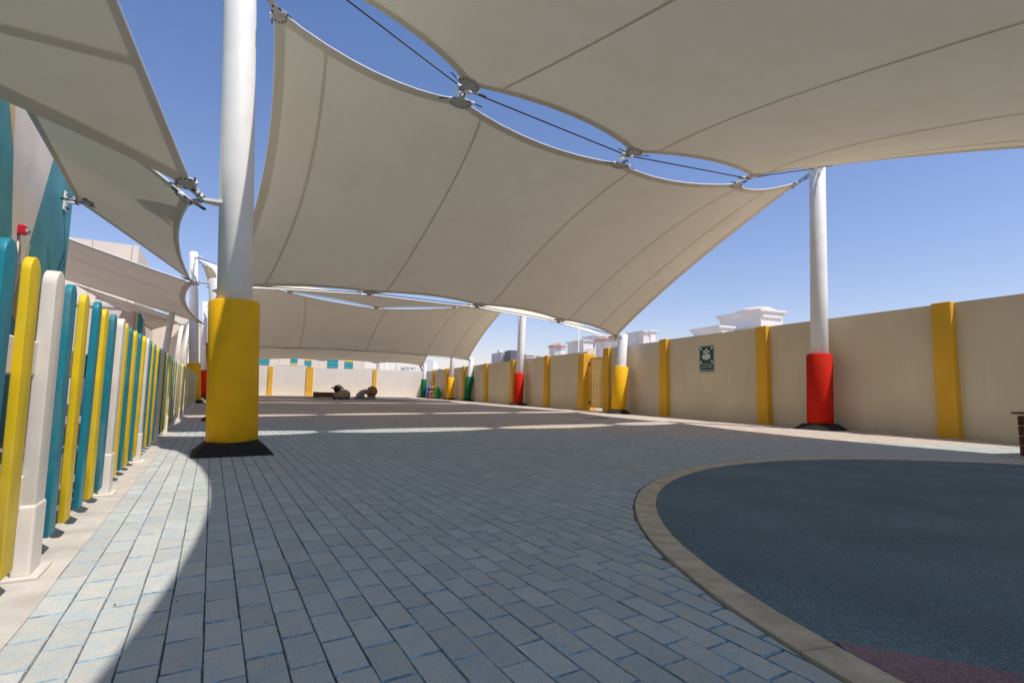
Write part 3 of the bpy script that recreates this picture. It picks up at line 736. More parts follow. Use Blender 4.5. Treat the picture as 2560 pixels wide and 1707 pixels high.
def sail(name, X, label, seams=(), group='cream tensile shade sails', plates=(), hemw=0.13, bolts=True, seam_dir='v', cat='shade sail', seamw=0.042, off_=0.009):
    nu, nv = X.shape[0]-1, X.shape[1]-1
    o = thing(name, label, cat, group)
    V = [Vector(X[i, j]) for i in range(nu+1) for j in range(nv+1)]
    ix = lambda i, j: i*(nv+1)+j
    mb = MB(); mb.add(V, [(ix(i, j), ix(i+1, j), ix(i+1, j+1), ix(i, j+1)) for i in range(nu) for j in range(nv)], 0, True)
    mb.obj('membrane', M['sail'], o)
    P = lambda i, j: Vector(X[i, j])
    def nrm(i, j):
        a = P(min(i+1, nu), j)-P(max(i-1, 0), j); b = P(i, min(j+1, nv))-P(i, max(j-1, 0))
        n_ = a.cross(b)
        n_ = n_.normalized() if n_.length > 1e-9 else Vector((0, 0, 1))
        return n_ if n_.z < 0 else -n_                    # downwards
    OFF = off_
    for sfrac in seams:
        t = round(sfrac*(nu if seam_dir == 'v' else nv)); i0 = t
        mb = MB(); vs = []; cnt = (nv if seam_dir == 'v' else nu)
        for j in range(cnt+1):
            if seam_dir == 'v': a, b, n_ = P(i0, j), P(min(i0+1, nu), j), nrm(i0, j)
            else: a, b, n_ = P(j, i0), P(j, min(i0+1, nv)), nrm(j, i0)
            c_ = P(i0-1, j) if seam_dir == 'v' else P(j, i0-1)
            vs += [a.lerp(c_, min(.9, seamw/2/max((c_-a).length, 1e-3)))+n_*OFF, a.lerp(b, min(.9, seamw/2/max((b-a).length, 1e-3)))+n_*OFF]
        mb.add(vs, [(2*j, 2*j+1, 2*j+3, 2*j+2) for j in range(cnt)], 0, True); mb.obj('seam', M['seam'], o)
    # hems and edge cords on the four sides
    sides = [[(i, 0, i, 1) for i in range(nu+1)], [(nu, j, nu-1, j) for j in range(nv+1)], [(i, nv, i, nv-1) for i in range(nu+1)], [(0, j, 1, j) for j in range(nv+1)]]
    for sd_ in sides:
        mb = MB(); vs = []; line = []
        for (a, b, c, d) in sd_:
            p, q, n_ = P(a, b), P(c, d), nrm(a, b); L_ = max((q-p).length, 1e-3)
            vs += [p+n_*OFF, p.lerp(q, min(1.0, hemw/L_))+n_*OFF]; line.append(p)
        mb.add(vs, [(2*j, 2*j+1, 2*j+3, 2*j+2) for j in range(len(sd_)-1)], 0, True); mb.obj('hem', M['hem'], o)
        MB().tube(line, 0.014, 6).obj('edge_cord', M['white'], o)
    for (i, j, toward) in plates:
        p = P(i, j); inn = P(min(max(i+(1 if i == 0 else -1 if i == nu else 0), 0), nu), min(max(j+(2 if j == 0 else -2 if j == nv else 0), 0), nv)) - p
        n_ = nrm(i, j); y = -(inn - n_*inn.dot(n_)).normalized(); x = y.cross(n_).normalized()
        Mx = Matrix((x, y, n_)).transposed().to_4x4(); Mx.translation = p + n_*0.012 + y*0.02
        corner = i in (0, nu) and j in (0, nv)
        pl_ = link('corner_plate' if corner else 'clamp_plate', CPLATE if corner else PLATE, o)
        if corner:
            e1 = (P(i, 1 if j == 0 else nv-1)-p).normalized(); e2 = (P(1 if i == 0 else nu-1, j)-p).normalized()
            y = -((e1+e2) - n_*(e1+e2).dot(n_)).normalized(); x = y.cross(n_).normalized()
            Mx = Matrix((x, y, n_)).transposed().to_4x4(); Mx.translation = p + n_*0.012 - y*0.06
        pl_.matrix_world = Mx
        if bolts:
            for k in range(5 if corner else 9):
                a = math.pi*((1.2+.6*k/4) if corner else (1.06+.88*k/8)); b_ = link('bolt', BOLT, pl_)
                b_.location = (.10*math.cos(a), -.02+.115*math.sin(a), 0) if corner else (.165*math.cos(a), .165*math.sin(a), 0)
        for sgn in (-1, 1):
            an = -sgn*.95 if corner else sgn*-.30
            an = (sgn*-1.0) if corner else an
            e = link('cable_end', ROD, pl_); e.location = (sgn*(.09 if corner else .20), -.02 if corner else -.01, .006); e.rotation_euler = (0, 0, (0 if sgn > 0 else math.pi)+an+math.pi)
            if corner: e.scale = (.7, .9, .9)
            c = link('cable_clamp', CLAMP, pl_); c.location = (sgn*(.095 if corner else .185), -.02 if corner else -.005, .006); c.rotation_euler = (0, 0, an)
        s_ = link('shackle', SHACK, pl_); s_.location = (0, .16 if corner else .07, 0)
    return o

def P3(*p): return Vector(p)
# line 1 (high), connectors
l1L, l1R = masts['L1'](6.72), masts['R1'](6.55)
l1 = [P3(2.11, 7.38, 5.49), P3(5.49, 7.88, 5.29), P3(9.05, 8.40, 5.68)]
l2L, l2R = masts['A2'](3.17), masts['R2'](2.98)
l2 = [P3(1.64, 14.55, 3.43), P3(5.07, 15.36, 3.46), P3(8.42, 16.16, 3.30)]
l3L, l3R = masts['A3'](6.72), masts['R3'](6.5)
l4L, l4R = masts['A4'](3.1), masts['R4'](3.05)
l5L, l5R = masts['A5'](6.2), masts['R5'](6.5)
l6L, l6R = masts['A6'](3.1), masts['R6'](3.1)
l0L, l0R = P3(.08, -2.5, 3.1), P3(11.75, -.7, 3.1)
def between(a, b, sag, n=3): return [a.lerp(b, (k+1)/(n+1)) - P3(0, 0, sag*4*((k+1)/(n+1))*(1-(k+1)/(n+1))) for k in range(n)]
l0 = between(l0L, l0R, -.35)
l3 = between(l3L, l3R, 1.66); l4 = between(l4L, l4R, -.25); l5 = between(l5L, l5R, 1.4); l6 = between(l6L, l6R, -.2)
def grid_sail(near, far, n, nv, Qa, Qb, Ql, Qr):
    f = {}
    for k in range(5):
        f[(k*n, 0)] = near[k]; f[(k*n, nv)] = far[k]
    return fdm(4*n, nv, f, Qa, Qb, Ql, Qr)
def plates_for(n, nv): return [(k*n, j, None) for j in (0, nv) for k in range(5)]
# large sail 2: between line 1 and line 2
near2 = [P3(-.62, 7.28, 5.93), P3(2.12, 7.58, 5.42), P3(5.49, 8.07, 5.20), P3(9.02, 8.58, 5.60), P3(11.50, 8.98, 6.24)]
far2 = [P3(-1.88, 13.40, 3.04), P3(1.58, 14.32, 3.42), P3(4.97, 15.12, 3.46), P3(8.24, 15.9, 3.31), P3(10.95, 16.5, 2.90)]
X2 = grid_sail(near2, far2, 8, 26, 7, 8, 95, 95)
sail('shade_sail', X2, 'large central cream sail sloping from the tall red sleeved mast down to the gate', (0.075, .285, .53, .78, .91), plates=plates_for(8, 26))
# large sail 1: overhead, towards the camera
near1 = [P3(-.50, 6.62, 6.15), P3(2.11, 7.18, 5.45), P3(5.50, 7.69, 5.27), P3(9.07, 8.21, 5.65), P3(11.66, 8.40, 6.45)]
far1 = [l0L+P3(.1, .4, 0)] + [p+P3(-.04, .33, 0) for p in l0] + [l0R+P3(-.15, .4, 0)]
X1 = grid_sail(near1, far1, 8, 26, 7, 8, 22, 20)
sail('shade_sail', X1, 'huge cream sail overhead filling the upper right of the view', (.27, .52, .77, .93), plates=plates_for(8, 26))
l9L, l9R = P3(1.9, -10.2, 6.6), P3(11.8, -8.6, 6.5)
l9 = between(l9L, l9R, .9)
near0 = [l0L+P3(.1, -.4, 0)] + [p+P3(.04, -.33, 0) for p in l0] + [l0R+P3(-.15, -.4, 0)]
X0 = grid_sail(near0, [l9L]+l9+[l9R], 4, 10, 5, 5, 22, 45)
sail('shade_sail', X0, 'next sail of the row, behind the viewpoint, shading the play circle', (.3, .5, .78), bolts=False)
# sail 3: line 2 up to line 3
near3 = [l2L+P3(-.15, .5, .02)] + [p+P3(-.04, .22, 0) for p in l2] + [l2R+P3(-.4, .45, .0)]
far3 = [l3L+P3(.3, -.5, -.25)] + [p+P3(0, -.22, 0) for p in l3] + [l3R+P3(-.4, -.5, -.25)]
X3 = grid_sail(near3, far3, 6, 16, 9, 9, 60, 80)
sail('shade_sail', X3, 'second large sail, its sunlit white top showing in a narrow band behind the central sail', (.28, .53, .78), plates=plates_for(6, 16), bolts=False)
# sail 4: line 3 down to line 4
near4 = [l3L+P3(.3, .5, -.25)] + [p+P3(0, .22, 0) for p in l3] + [l3R+P3(-.4, .5, -.25)]
far4 = [l4L+P3(.3, -.45, 0)] + [p+P3(0, -.16, 0) for p in l4] + [l4R+P3(-.4, -.45, 0)]
X4 = grid_sail(near4, far4, 6, 16, 9, 14, 80, 80)
sail('shade_sail', X4, 'third large sail, brown in shade, ending at the short green sleeved mast', (.28, .53, .78, .93), plates=plates_for(6, 16), bolts=False)
near5 = [l4L+P3(.3, .3, .12)] + [p+P3(0, .10, .10) for p in l4] + [l4R+P3(-.4, .3, .12)]
far5 = [l5L+P3(.3, -.45, -.2)] + [p+P3(0, -.33, 0) for p in l5] + [l5R+P3(-.4, -.45, -.2)]
X5 = grid_sail(near5, far5, 4, 6, 20, 8, 30, 30)
sail('shade_sail', X5, 'steep narrow sail behind the third large sail', (.5,), plates=plates_for(4, 6), bolts=False)
near6 = [l5L+P3(.3, .45, -.2)] + [p+P3(0, .33, 0) for p in l5] + [l5R+P3(-.4, .45, -.2)]
far6 = [l6L+P3(.3, -.45, 0)] + [p+P3(0, -.33, 0) for p in l6] + [l6R+P3(-.3, -.4, 0)]
X6 = grid_sail(near6, far6, 6, 12, 6, 6, 60, 60)
sail('shade_sail', X6, 'farthest large sail, paler, just above the far wall', (.15, .35, .6, .8), plates=plates_for(6, 12), bolts=False)

# ridge and valley cables with link rings
RING = None
def ring_mesh():
    mb = MB(); n = 20
    out = [(.10*math.cos(2*math.pi*k/n), .165*math.sin(2*math.pi*k/n)) for k in range(n)]
    # flat link plate with two round holes: built as two joined flat rings
    def flat_ring(cx, cy, r0, sxx):
        k = 16; vs = []; fs = []
        for z in (-.012, .012):
            vs += [(cx+r0*math.cos(2*math.pi*q/k), cy+r0*math.sin(2*math.pi*q/k), z) for q in range(k)]
            vs += [(cx+sxx*math.cos(2*math.pi*q/k), cy+(sxx+.012)*math.sin(2*math.pi*q/k), z) for q in range(k)]
        for q in range(k):
            a, b = q, (q+1) % k
            fs += [(a, k+a, k+b, b), (2*k+a, 2*k+b, 3*k+b, 3*k+a), (k+a, 3*k+a, 3*k+b, k+b), (a, b, 2*k+b, 2*k+a)]
        mb.add(vs, fs)
    flat_ring(0, .075, .042, .092); flat_ring(0, -.085, .034, .078)
    mb.tube([(-.13, .0, .0), (.13, .0, .0)], .036, 12)
    return mb.mesh('link_ring', M['white'])
RING = ring_mesh()
def tie(pts, label, small=False):
    o = thing('ridge_cable', label, 'cable', 'steel cables tying the sails between masts')
    MB().tube(pts, 0.013, 6).obj('cable', M['steel'], o)
    for a, p, b in zip(pts[:-2], pts[1:-1], pts[2:]):
        x = (b-a).normalized(); z = Vector((0, 0, 1)).cross(x).cross(x).normalized() * -1
        y = z.cross(x)
        Mx = Matrix((x, y, z)).transposed().to_4x4(); Mx.translation = p
        r = link('link_ring', RING, o); r.matrix_world = Mx
    return o
tie([l1L]+l1+[l1R], 'dark steel cable with white link plates between the nearest yellow and red masts')
tie([l2L]+l2+[l2R], 'steel cable under the far edge of the central sail to the gate mast')
tie([l3L]+l3+[l3R], 'steel cable at the top of the third large sail')
tie([l4L]+l4+[l4R], 'steel cable along the low edge of the third large sail')
tie([l5L]+l5+[l5R], 'steel cable hidden above the farthest sails')
# turnbuckles from sail corners to masts
def turnbuckle(a, b, label):
    o = thing('turnbuckle', label, 'turnbuckle', 'tensioning turnbuckles at the sail corners')
    d = (b-a).normalized(); s_ = d.orthogonal().normalized()*.03
    MB().tube([a+s_, b+s_], .011, 6).obj('rod', M['steel'], o); MB().tube([a-s_, b-s_], .011, 6).obj('rod', M['steel'], o)
    c = a.lerp(b, .4); MB().tube([c-s_*1.6, c+s_*1.6], .022, 6).obj('block', M['galv'], o)
    c = a.lerp(b, .75); MB().tube([c-s_*1.6, c+s_*1.6], .022, 6).obj('block', M['galv'], o)
turnbuckle(near2[0], l1L, 'turnbuckle at the top left corner of the central sail')
turnbuckle(near2[4], l1R, 'turnbuckle under the top of the tall red sleeved mast')
turnbuckle(near1[4], l1R+P3(0, -.1, 0), 'turnbuckle holding the overhead sail to the tall red sleeved mast')
turnbuckle(near1[0], l1L+P3(0, -.1, 0), 'turnbuckle holding the overhead sail to the nearest yellow mast')
turnbuckle(far2[4], l2R, 'turnbuckle at the low corner of the central sail by the gate')
turnbuckle(near3[4], l2R+P3(0, .05, .03), 'turnbuckle behind the top of the domed base yellow mast')
turnbuckle(far4[4], l4R, 'turnbuckle at the corner above the short green sleeved mast')
turnbuckle(far6[4], l6R, 'turnbuckle at the corner above the farthest green sleeved mast')
turnbuckle(far3[0], l3L, 'turnbuckle at the top of the far yellow sleeved mast')

# small sails between the masts and the building on the left
brk = masts['L1'](2.97) + Vector((math.cos(out_l+.12), math.sin(out_l+.12), 0))*.36
brA2 = masts['A2'](3.17) + Vector((math.cos(out_l), math.sin(out_l), 0))*.36
def quad_sail(c, Qs, n=18):
    """c0-c1 side v=0, c1-c2 side u=n, c2-c3 side v=n, c3-c0 side u=0"""
    return fdm(n, n, {(0, 0): c[0], (n, 0): c[1], (n, n): c[2], (0, n): c[3]}, Qs[0], Qs[2], Qs[3], Qs[1])
cw = fp(7.47, -1.38, 3.60)
p1 = [brk+P3(-.10, -.08, .10), fp(-2.9, -1.35, 5.3), fp(.3, -1.32, 4.25), fp(3.4, -1.3, 3.30)]
XP1 = quad_sail(p1, (160, 60, 60, 260))
sail('shade_sail', XP1, 'upper left sail over the fence running up to the painted building', (.235,), group='small cream sails over the fence', plates=[(0, 0, None)], seam_dir='v', hemw=.20, seamw=.09, off_=.014)
p2 = [brk+P3(-.12, .06, -.01), fp(3.6, -1.44, 4.0), cw, brA2+P3(-.15, -.12, .0)]
XP2 = quad_sail(p2, (300, 300, 140, 14))
sail('shade_sail', XP2, 'pale sail below the upper left one, pinned to the teal wall by a white bracket', (), group='small cream sails over the fence', plates=[(0, 0, None), (18, 18, None), (0, 18, None)])
turnbuckle(XP2_a := p2[0], masts['L1'](2.97)+(brk-masts['L1'](2.97))*.95, 'lower turnbuckle at the bracket halfway up the nearest mast')
turnbuckle(p1[0], masts['L1'](2.97)+(brk-masts['L1'](2.97))*.95+P3(0, 0, .02), 'upper turnbuckle at the bracket halfway up the nearest mast')
turnbuckle(p2[3], brA2, 'turnbuckle at the top bracket of the short red sleeved mast')
m3 = pt(557, 960, 19.2); addm('B3', Vector((m3.x, m3.y, 0)), LN2*.6, 3.2, None, 'short white mast standing behind the nearest yellow sleeve', brackets=((3.05, out_l),))
p3 = [brA2+P3(-.14, .10, -.02), pt(148, 588, 11.4), pt(120, 684, 17.0), masts['B3'](3.05)-NV*.55]
XP3 = quad_sail(p3, (200, 100, 160, 16))
sail('shade_sail', XP3, 'sail with soft light bands behind the fence, below the pale one', (.33, .62), group='small cream sails over the fence', plates=[(0, 0, None)], seam_dir='u')

# leaning thin masts behind the fence
def thin_mast(pb, ptop, r, label):
    o = thing('thin_mast', label, 'mast', 'thin leaning white masts behind the fence', (pb.x, pb.y, 0))
    t = ptop - Vector((pb.x, pb.y, 0))
    MB().tube([Vector((0, 0, 0)), t], [r, r*.92], 20).obj('pole', M['white'], o)
    MB().tube([t, t+t.normalized()*.015], [r*1.12, r*1.12], 20).obj('cap', M['white'], o)
    MB().lathe([(r*2, 0), (r*2, .02), (r*1.2, .025)], 16).obj('base_plate', M['white'], o)
    MB().box(t*.985+Vector((-r*1.4, 0, 0)), (r*1.6, .02, .09)).obj('bracket', M['white'], o)
    return o
def ground_at(px, d):
    p = pt(px, 960, d); return Vector((p.x, p.y, 0))
ta = pt(432, 775, 18.0); ma = thin_mast(ground_at(393, 18.2), ta, .105, 'nearest thin white mast leaning right behind the picket fence')
tb = pt(455, 809, 26.0); thin_mast(ground_at(427, 26.2), tb, .10, 'middle thin white mast leaning right behind the picket fence')
tc = pt(475, 796, 31.0); thin_mast(ground_at(441, 31.2), tc, .10, 'farther thin white mast with a pale sail tied at its top')
td = pt(477, 862, 30.5); thin_mast(ground_at(462, 30.6), td, .085, 'shortest thin white mast near the fence end')
fin = pt(358, 827, 24.0)
XP4 = quad_sail([pt(190, 712, 17.0), pt(428, 790, 18.0), tb+P3(-.1, 0, 0), fin+P3(.3, 0, .05)], (60, 30, 40, 25), 14)
sail('shade_sail', XP4, 'brown shaded sail low behind the fence tops, next to the striped fin', (.5,), group='small cream sails over the fence')
XP5 = quad_sail([tc, tb+P3(.05, .1, 0), pt(414, 858, 34.0), pt(446, 878, 38.0)], (40, 20, 30, 12), 10)
sail('shade_sail', XP5, 'small sail hanging between the thin leaning masts', (), group='small cream sails over the fence')
o = thing('sail_hem_tube', 'straight white tube standing in for a sunlit sail hem above the fence tops', 'hem_tube')
MB().tube([pt(240, 745, 17.6), pt(425, 803, 18.0)], .045, 12).obj('tube', M['white'], o)  # white tube in place of a sail hem catching the sun

# ------------------------------------------------------------------ picket fence
fence = thing('picket_fence', 'curvy topped kindergarten fence of teal, yellow and cream boards on the left', 'fence')
def board_mesh(name, w_, t_, z0, z1, m, bevel):
    n = 12; poly = []
    ch = 0.012
    poly += [(-w_/2+ch, z0), (w_/2-ch, z0), (w_/2, z0+ch)]
    r = w_/2
    for k in range(n+1):
        a = math.pi*k/n; poly.append((r*math.cos(a), z1-r+r*math.sin(a)))
    poly += [(-w_/2, z0+ch)]
    Mx = Matrix(((1, 0, 0), (0, 0, 1), (0, 1, 0)))
    mb = MB(); mb.prism(poly, t_, 0, Mx, (0, -t_/2, 0))
    me = mb.mesh(name, m)
    import bmesh
    bm = bmesh.new(); bm.from_mesh(me); bmesh.ops.recalc_face_normals(bm, faces=bm.faces)
    cap = [f for f in bm.faces if len(f.verts) > 4]
    es = {e for f in cap for e in f.edges}
    bmesh.ops.bevel(bm, geom=list(es), offset=bevel, segments=3, affect='EDGES', profile=0.5, clamp_overlap=True)
    for f in bm.faces: f.smooth = True
    bm.to_mesh(me); bm.free()
    try: me.set_sharp_from_angle(angle=R_(50))
    except Exception: pass
    return me
BW_, BT = 0.125, 0.030
mt = board_mesh('picket', BW_, BT, .085, 1.255, M['teal_board'], .005)
my = board_mesh('picket', BW_, BT, .085, 1.255, M['yellow_board'], .005)
mp_ = board_mesh('fence_post', .145, .050, .008, 1.262, M['cream_board'], .006)
mb = MB(); mb.box((0, 0, .15), (.160, .062, .28)); bs = mb.mesh('post_shoe', M['cream_board'])
mbp = MB(); mbp.box((0, .0, .010), (.215, .125, .012)); bpm = mbp.mesh('base_plate', M['cream_board'])
import bmesh as _b
for me_, bv in ((bs, .010), (bpm, .003)):
    bm = _b.new(); bm.from_mesh(me_); _b.ops.bevel(bm, geom=list(bm.edges), offset=bv, segments=2, affect='EDGES', profile=.5); bm.to_mesh(me_); bm.free()
FRZ = R_(90)-FA       # board local x runs along the fence
s = 0.315-1.8*2; k = 0; ci = 0
while s < 23.9:
    p = fp(s, -BT/2)
    jit = random.Random(k)
    if k % 6 == 0:
        o = link('fence_post', mp_, fence)
        c = link('post_shoe', bs, o); c = link('base_plate', bpm, o)
    else:
        o = link('picket', mt if ci % 2 == 0 else my, fence); ci += 1
    o.location = p + Vector((0, 0, 0 if k % 6 == 0 else jit.uniform(-.004, .004))); o.rotation_euler = (jit.gauss(0, .003), jit.gauss(0, .007), FRZ+jit.gauss(0, .012))
    s += 0.30; k += 1
for z in (.88, .34):
    a, b = fp(-3.8, -BT-.022, z), fp(23.7, -BT-.022, z)
    mb = MB(); c = (a+b)/2; mb.box(c, ((b-a).length, .036, .14), FRZ); mb.obj('rail', M['cream_board'], fence, .006, 1)

# ------------------------------------------------------------------ painted building on the left
sb = thing('school_building', 'left building with teal, cream and tan painted stripes on its rendered wall', 'building')
def fbox(name, s0, s1, o0, o1, z0, z1, m, parent, bevel=0.0):
    vs = [fp(s0, o0, z0), fp(s1, o0, z0), fp(s1, o1, z0), fp(s0, o1, z0), fp(s0, o0, z1), fp(s1, o0, z1), fp(s1, o1, z1), fp(s0, o1, z1)]
    return MB().add(vs, [(0, 3, 2, 1), (4, 5, 6, 7), (0, 1, 5, 4), (1, 2, 6, 5), (2, 3, 7, 6), (3, 0, 4, 7)][::1]).obj(name, m, parent, bevel, 1)
FO = -1.75
KF = (0.595-FO)/(0.595+1.5)
fs = lambda s_: (s_+2.56)*KF-2.56
fz = lambda z_: (z_-H)*KF+H
fbox('wall', -6, fs(7.80), FO, -7.5, 0, 8.2, M['teal_wall'], sb)
fbox('parapet', -6.05, fs(7.80)+.06, FO+.06, -7.55, 8.2, 8.45, M['cream_wall'], sb)
MS = Matrix((DV, Vector((0, 0, 1)), NV)).transposed()     # local x along fence, y up, z to the court
def stripe(poly, m, d):
    MB().prism([(fs(a_), fz(b_)) for a_, b_ in poly], d, 0, MS, fp(0, FO, 0)).obj('painted_stripe', m, sb)
l1s = lambda z: 5.28-.27*(z-2.59)
l2s = lambda z: 5.97+.447*(z-2.53)
stripe([(5.53, 1.65), (l2s(4.9), 4.9), (7.45, 7.3), (4.6, 7.3), (4.93, 4.0), (5.07, 3.36), (5.28, 2.59)], M['cream_wall'], .004)
stripe([(5.075, 3.34), (4.935, 4.0), (4.78, 5.2), (4.45, 5.2), (4.76, 3.83)], M['tan_wall'], .0035)
stripe([(5.54, 1.62), (5.98, 2.52), (5.92, 2.20), (5.75, 1.5)], M['tan_wall'], .0045)
# bracket for the pale sail
wb = thing('wall_bracket', 'white bolted bracket on the teal wall holding the corner of the pale sail', 'bracket')
bs_, bz_ = fs(7.33), fz(3.51)
MB().box(fp(bs_, FO+.012, bz_), (.17, .024, .32), FRZ).obj('plate', M['white'], wb, .004, 1)
MB().tube([fp(bs_, FO+.02, bz_), fp(bs_-.05, FO+.22, bz_-.02)], .022, 8).obj('arm', M['white'], wb)
bl = MB().tube([(0, 0, 0), NV*.05], .012, 6).mesh('bolt', M['bolt'])
for ds in (-.05, .05):
    for dz in (-.11, .11):
        o = link('bolt', bl, wb); o.location = fp(bs_+ds, FO+.02, bz_+dz)
turnbuckle(fp(bs_-.05, FO+.21, bz_-.02), cw, 'turnbuckle beside the white wall bracket')
al = thing('fire_alarm', 'red fire alarm sounder with clear strobe on the cream stripe', 'alarm')
as_, az_ = fs(5.49), fz(2.58)
MB().box(fp(as_, FO+.045, az_), (.10, .08, .125), FRZ).obj('housing', M['alarm'], al, .012, 2)
MB().lathe([(.032, 0), (.032, .03), (.026, .045), (0, .05)], 16, fp(as_, FO+.082, az_-.015), Matrix((DV, Vector((0, 0, 1)), NV)).transposed()).obj('strobe', M['lens'], al)
MB().tube([fp(as_+.01, FO+.015, az_-.06), fp(as_+.01, FO+.015, 1.2)], .011, 6).obj('conduit', M['cream_wall'], al)

# tower and low block farther along
tw = thing('school_tower', 'tall plain cream block with a panel joint rising behind the sails', 'building')
st = 26.0
q = pt(348, 615, 1.0)
def ray_s(px, py, s):                                     # where the ray meets the plane s=const
    v = pt(px, py, 1.0)-Vector((0, 0, H)); t = (A0+DV*s-Vector((0, 0, H))).dot(DV)/v.dot(DV); p = Vector((0, 0, H))+v*t
    return (p-A0).dot(NV), p.z
o_r, z_r = ray_s(348, 615, st); o_l, z_l = ray_s(150, 589, st)
fbox('wall', st, st+9, o_r, o_l-3, 0, z_r, M['bld'], tw)
for px in (233, 333):
    oj, zj = ray_s(px, 610, st); fbox('panel_joint', st-.004, st+.01, oj, oj-.035, 0.02, z_r-.02, M['joint'], tw)
fbox('panel_joint', st+2.2, st+2.235, o_r+.004, o_r-.01, .02, z_r-.02, M['joint'], tw)
lb = thing('classroom_block', 'low cream classroom block behind the fence with a striped rounded fin at its corner', 'building')
o2, z2 = ray_s(470, 812, st+8)
fbox('wall', st+9.02, st+20, o2, o_l-3, 0, 5.0, M['bld'], lb)
o3, z3 = ray_s(330, 775, 22.4)
fbox('wall', 22.9, st-.02, o3-.02, o3-5, 0, z3+.1, M['bld'], lb)
fbox('coping', 22.85, st-.02, o3+.04, o3-5, z3+.1, z3+.22, M['bld'], lb)
fo0, fz0 = ray_s(330, 775, 22.4); fo1, fz1 = ray_s(362, 840, 22.4)
MSs = Matrix((NV, Vector((0, 0, 1)), -DV)).transposed()
wdt = fo1-fo0
cols = ['cream_wall', 'tan_wall', 'cream_wall', 'louvre_teal', 'cream_wall']
cuts = [0, .18, .32, .45, .8, 1.0]
for c, a, b in zip(cols, cuts[:-1], cuts[1:]):
    ht = lambda x: fz0*1.0 - .9*max(0, x-.45)**2/.3
    MB().prism([(a*wdt, 0), (b*wdt, 0), (b*wdt, ht(b)), (a*wdt, ht(a))], .3, 0, MSs, A0+DV*22.7+NV*fo0).obj('painted_stripe', M[c], lb)
MB().tube([fin, fin+P3(-.3, .2, 0)], .03, 8).obj('sail_bracket', M['steel'], lb)

# ------------------------------------------------------------------ building behind the far wall
rb = thing('rear_school_building', 'long cream school building with teal and yellow louvre panels behind the far wall', 'building')
RO = -12.0
def rp(x, d=0.0, z=0.0):
    return bp(x, RO+d, z)
def ray_back(px, py):
    v = pt(px, py, 1.0)-Vector((0, 0, H)); o = BW0+BN*RO; t = (o-Vector((0, 0, H))).dot(BN)/v.dot(BN); p = Vector((0, 0, H))+v*t
    return p
def rslab(pA, pB, z0, z1, th, front, name, m):
    o1, o2 = Vector((pA.x, pA.y, 0)), Vector((pB.x, pB.y, 0)); vs = []
    for z in (z0, z1): vs += [o1+BN*front+P3(0,0,z), o2+BN*front+P3(0,0,z), o2+BN*(front-th)+P3(0,0,z), o1+BN*(front-th)+P3(0,0,z)]
    return MB().add(vs, [(0, 3, 2, 1), (4, 5, 6, 7), (0, 1, 5, 4), (1, 2, 6, 5), (2, 3, 7, 6), (3, 0, 4, 7)]).obj(name, m, rb)
e0, e1 = ray_back(462, 900), ray_back(912, 915)
ztop = ray_back(500, 813).z
rslab(e0, e1, 0, ztop, 9, 0, 'wall', M['bld'])
rslab(e0, e1, ztop, ztop+.35, .3, .05, 'parapet', M['bld'])
zc = lambda X, Y: (560+X/5.345, 880+Y/5.345)
wins = [(420-40, 605, 58, 162, [('y', .10), ('t', .30), ('t', .30), ('t', .30)]), (889, 980, 66, 173, [('y', .2), ('t', .32), ('t', .30), ('y', .18)]), (1076, 1166, 72, 192, [('y', .2), ('t', .1), ('y', .18), ('t', .26), ('t', .26)]),
        (1378, 1522, 88, 212, [('y', .16), ('t', .28), ('t', .28), ('t', .28)]), (1610, 1722, 96, 218, [('t', .24), ('y', .2), ('t', .28), ('t', .28)])]
for (x0, x1, yt, yb, bands) in wins:
    a, b = ray_back(*zc(x0, yb)), ray_back(*zc(x1, yb)); zt = ray_back(*zc((x0+x1)/2, yt)).z; zb = ray_back(*zc((x0+x1)/2, yb)).z
    zt += (zt-zb)*.25
    fr = rslab(a, b, zb-.03, zt+.03, .06, .02, 'louvre_panel', M['grey']); z = zt
    tot = sum(f for _, f in bands)
    for cname, f in bands:
        h_ = (zt-zb)*f/tot; o1, o2 = a, b; vs = []
        for zz, fz in ((z-h_+.02, .09), (z-.02, .05)):
            vs += [Vector((a.x, a.y, zz))+BN*fz, Vector((b.x, b.y, zz))+BN*fz, Vector((b.x, b.y, zz))+BN*.021, Vector((a.x, a.y, zz))+BN*.021]
        MB().add(vs, [(0, 3, 2, 1), (4, 5, 6, 7), (0, 1, 5, 4), (1, 2, 6, 5), (2, 3, 7, 6), (3, 0, 4, 7)]).obj('louvre', M['louvre_yellow' if cname == 'y' else 'louvre_teal'], fr); z -= h_
a, b = ray_back(517, 904), ray_back(527, 904); zt, zb = ray_back(520, 882).z, ray_back(520, 904).z
rslab(a, b, zb, zt, .06, .05, 'louvre_panel', M['louvre_teal'])
for px in (698, 797, 905):
    a, b = ray_back(px, 900), ray_back(px+.8, 900); rslab(a, b, .1, ztop-.05, .02, .005, 'panel_joint', M['joint'])

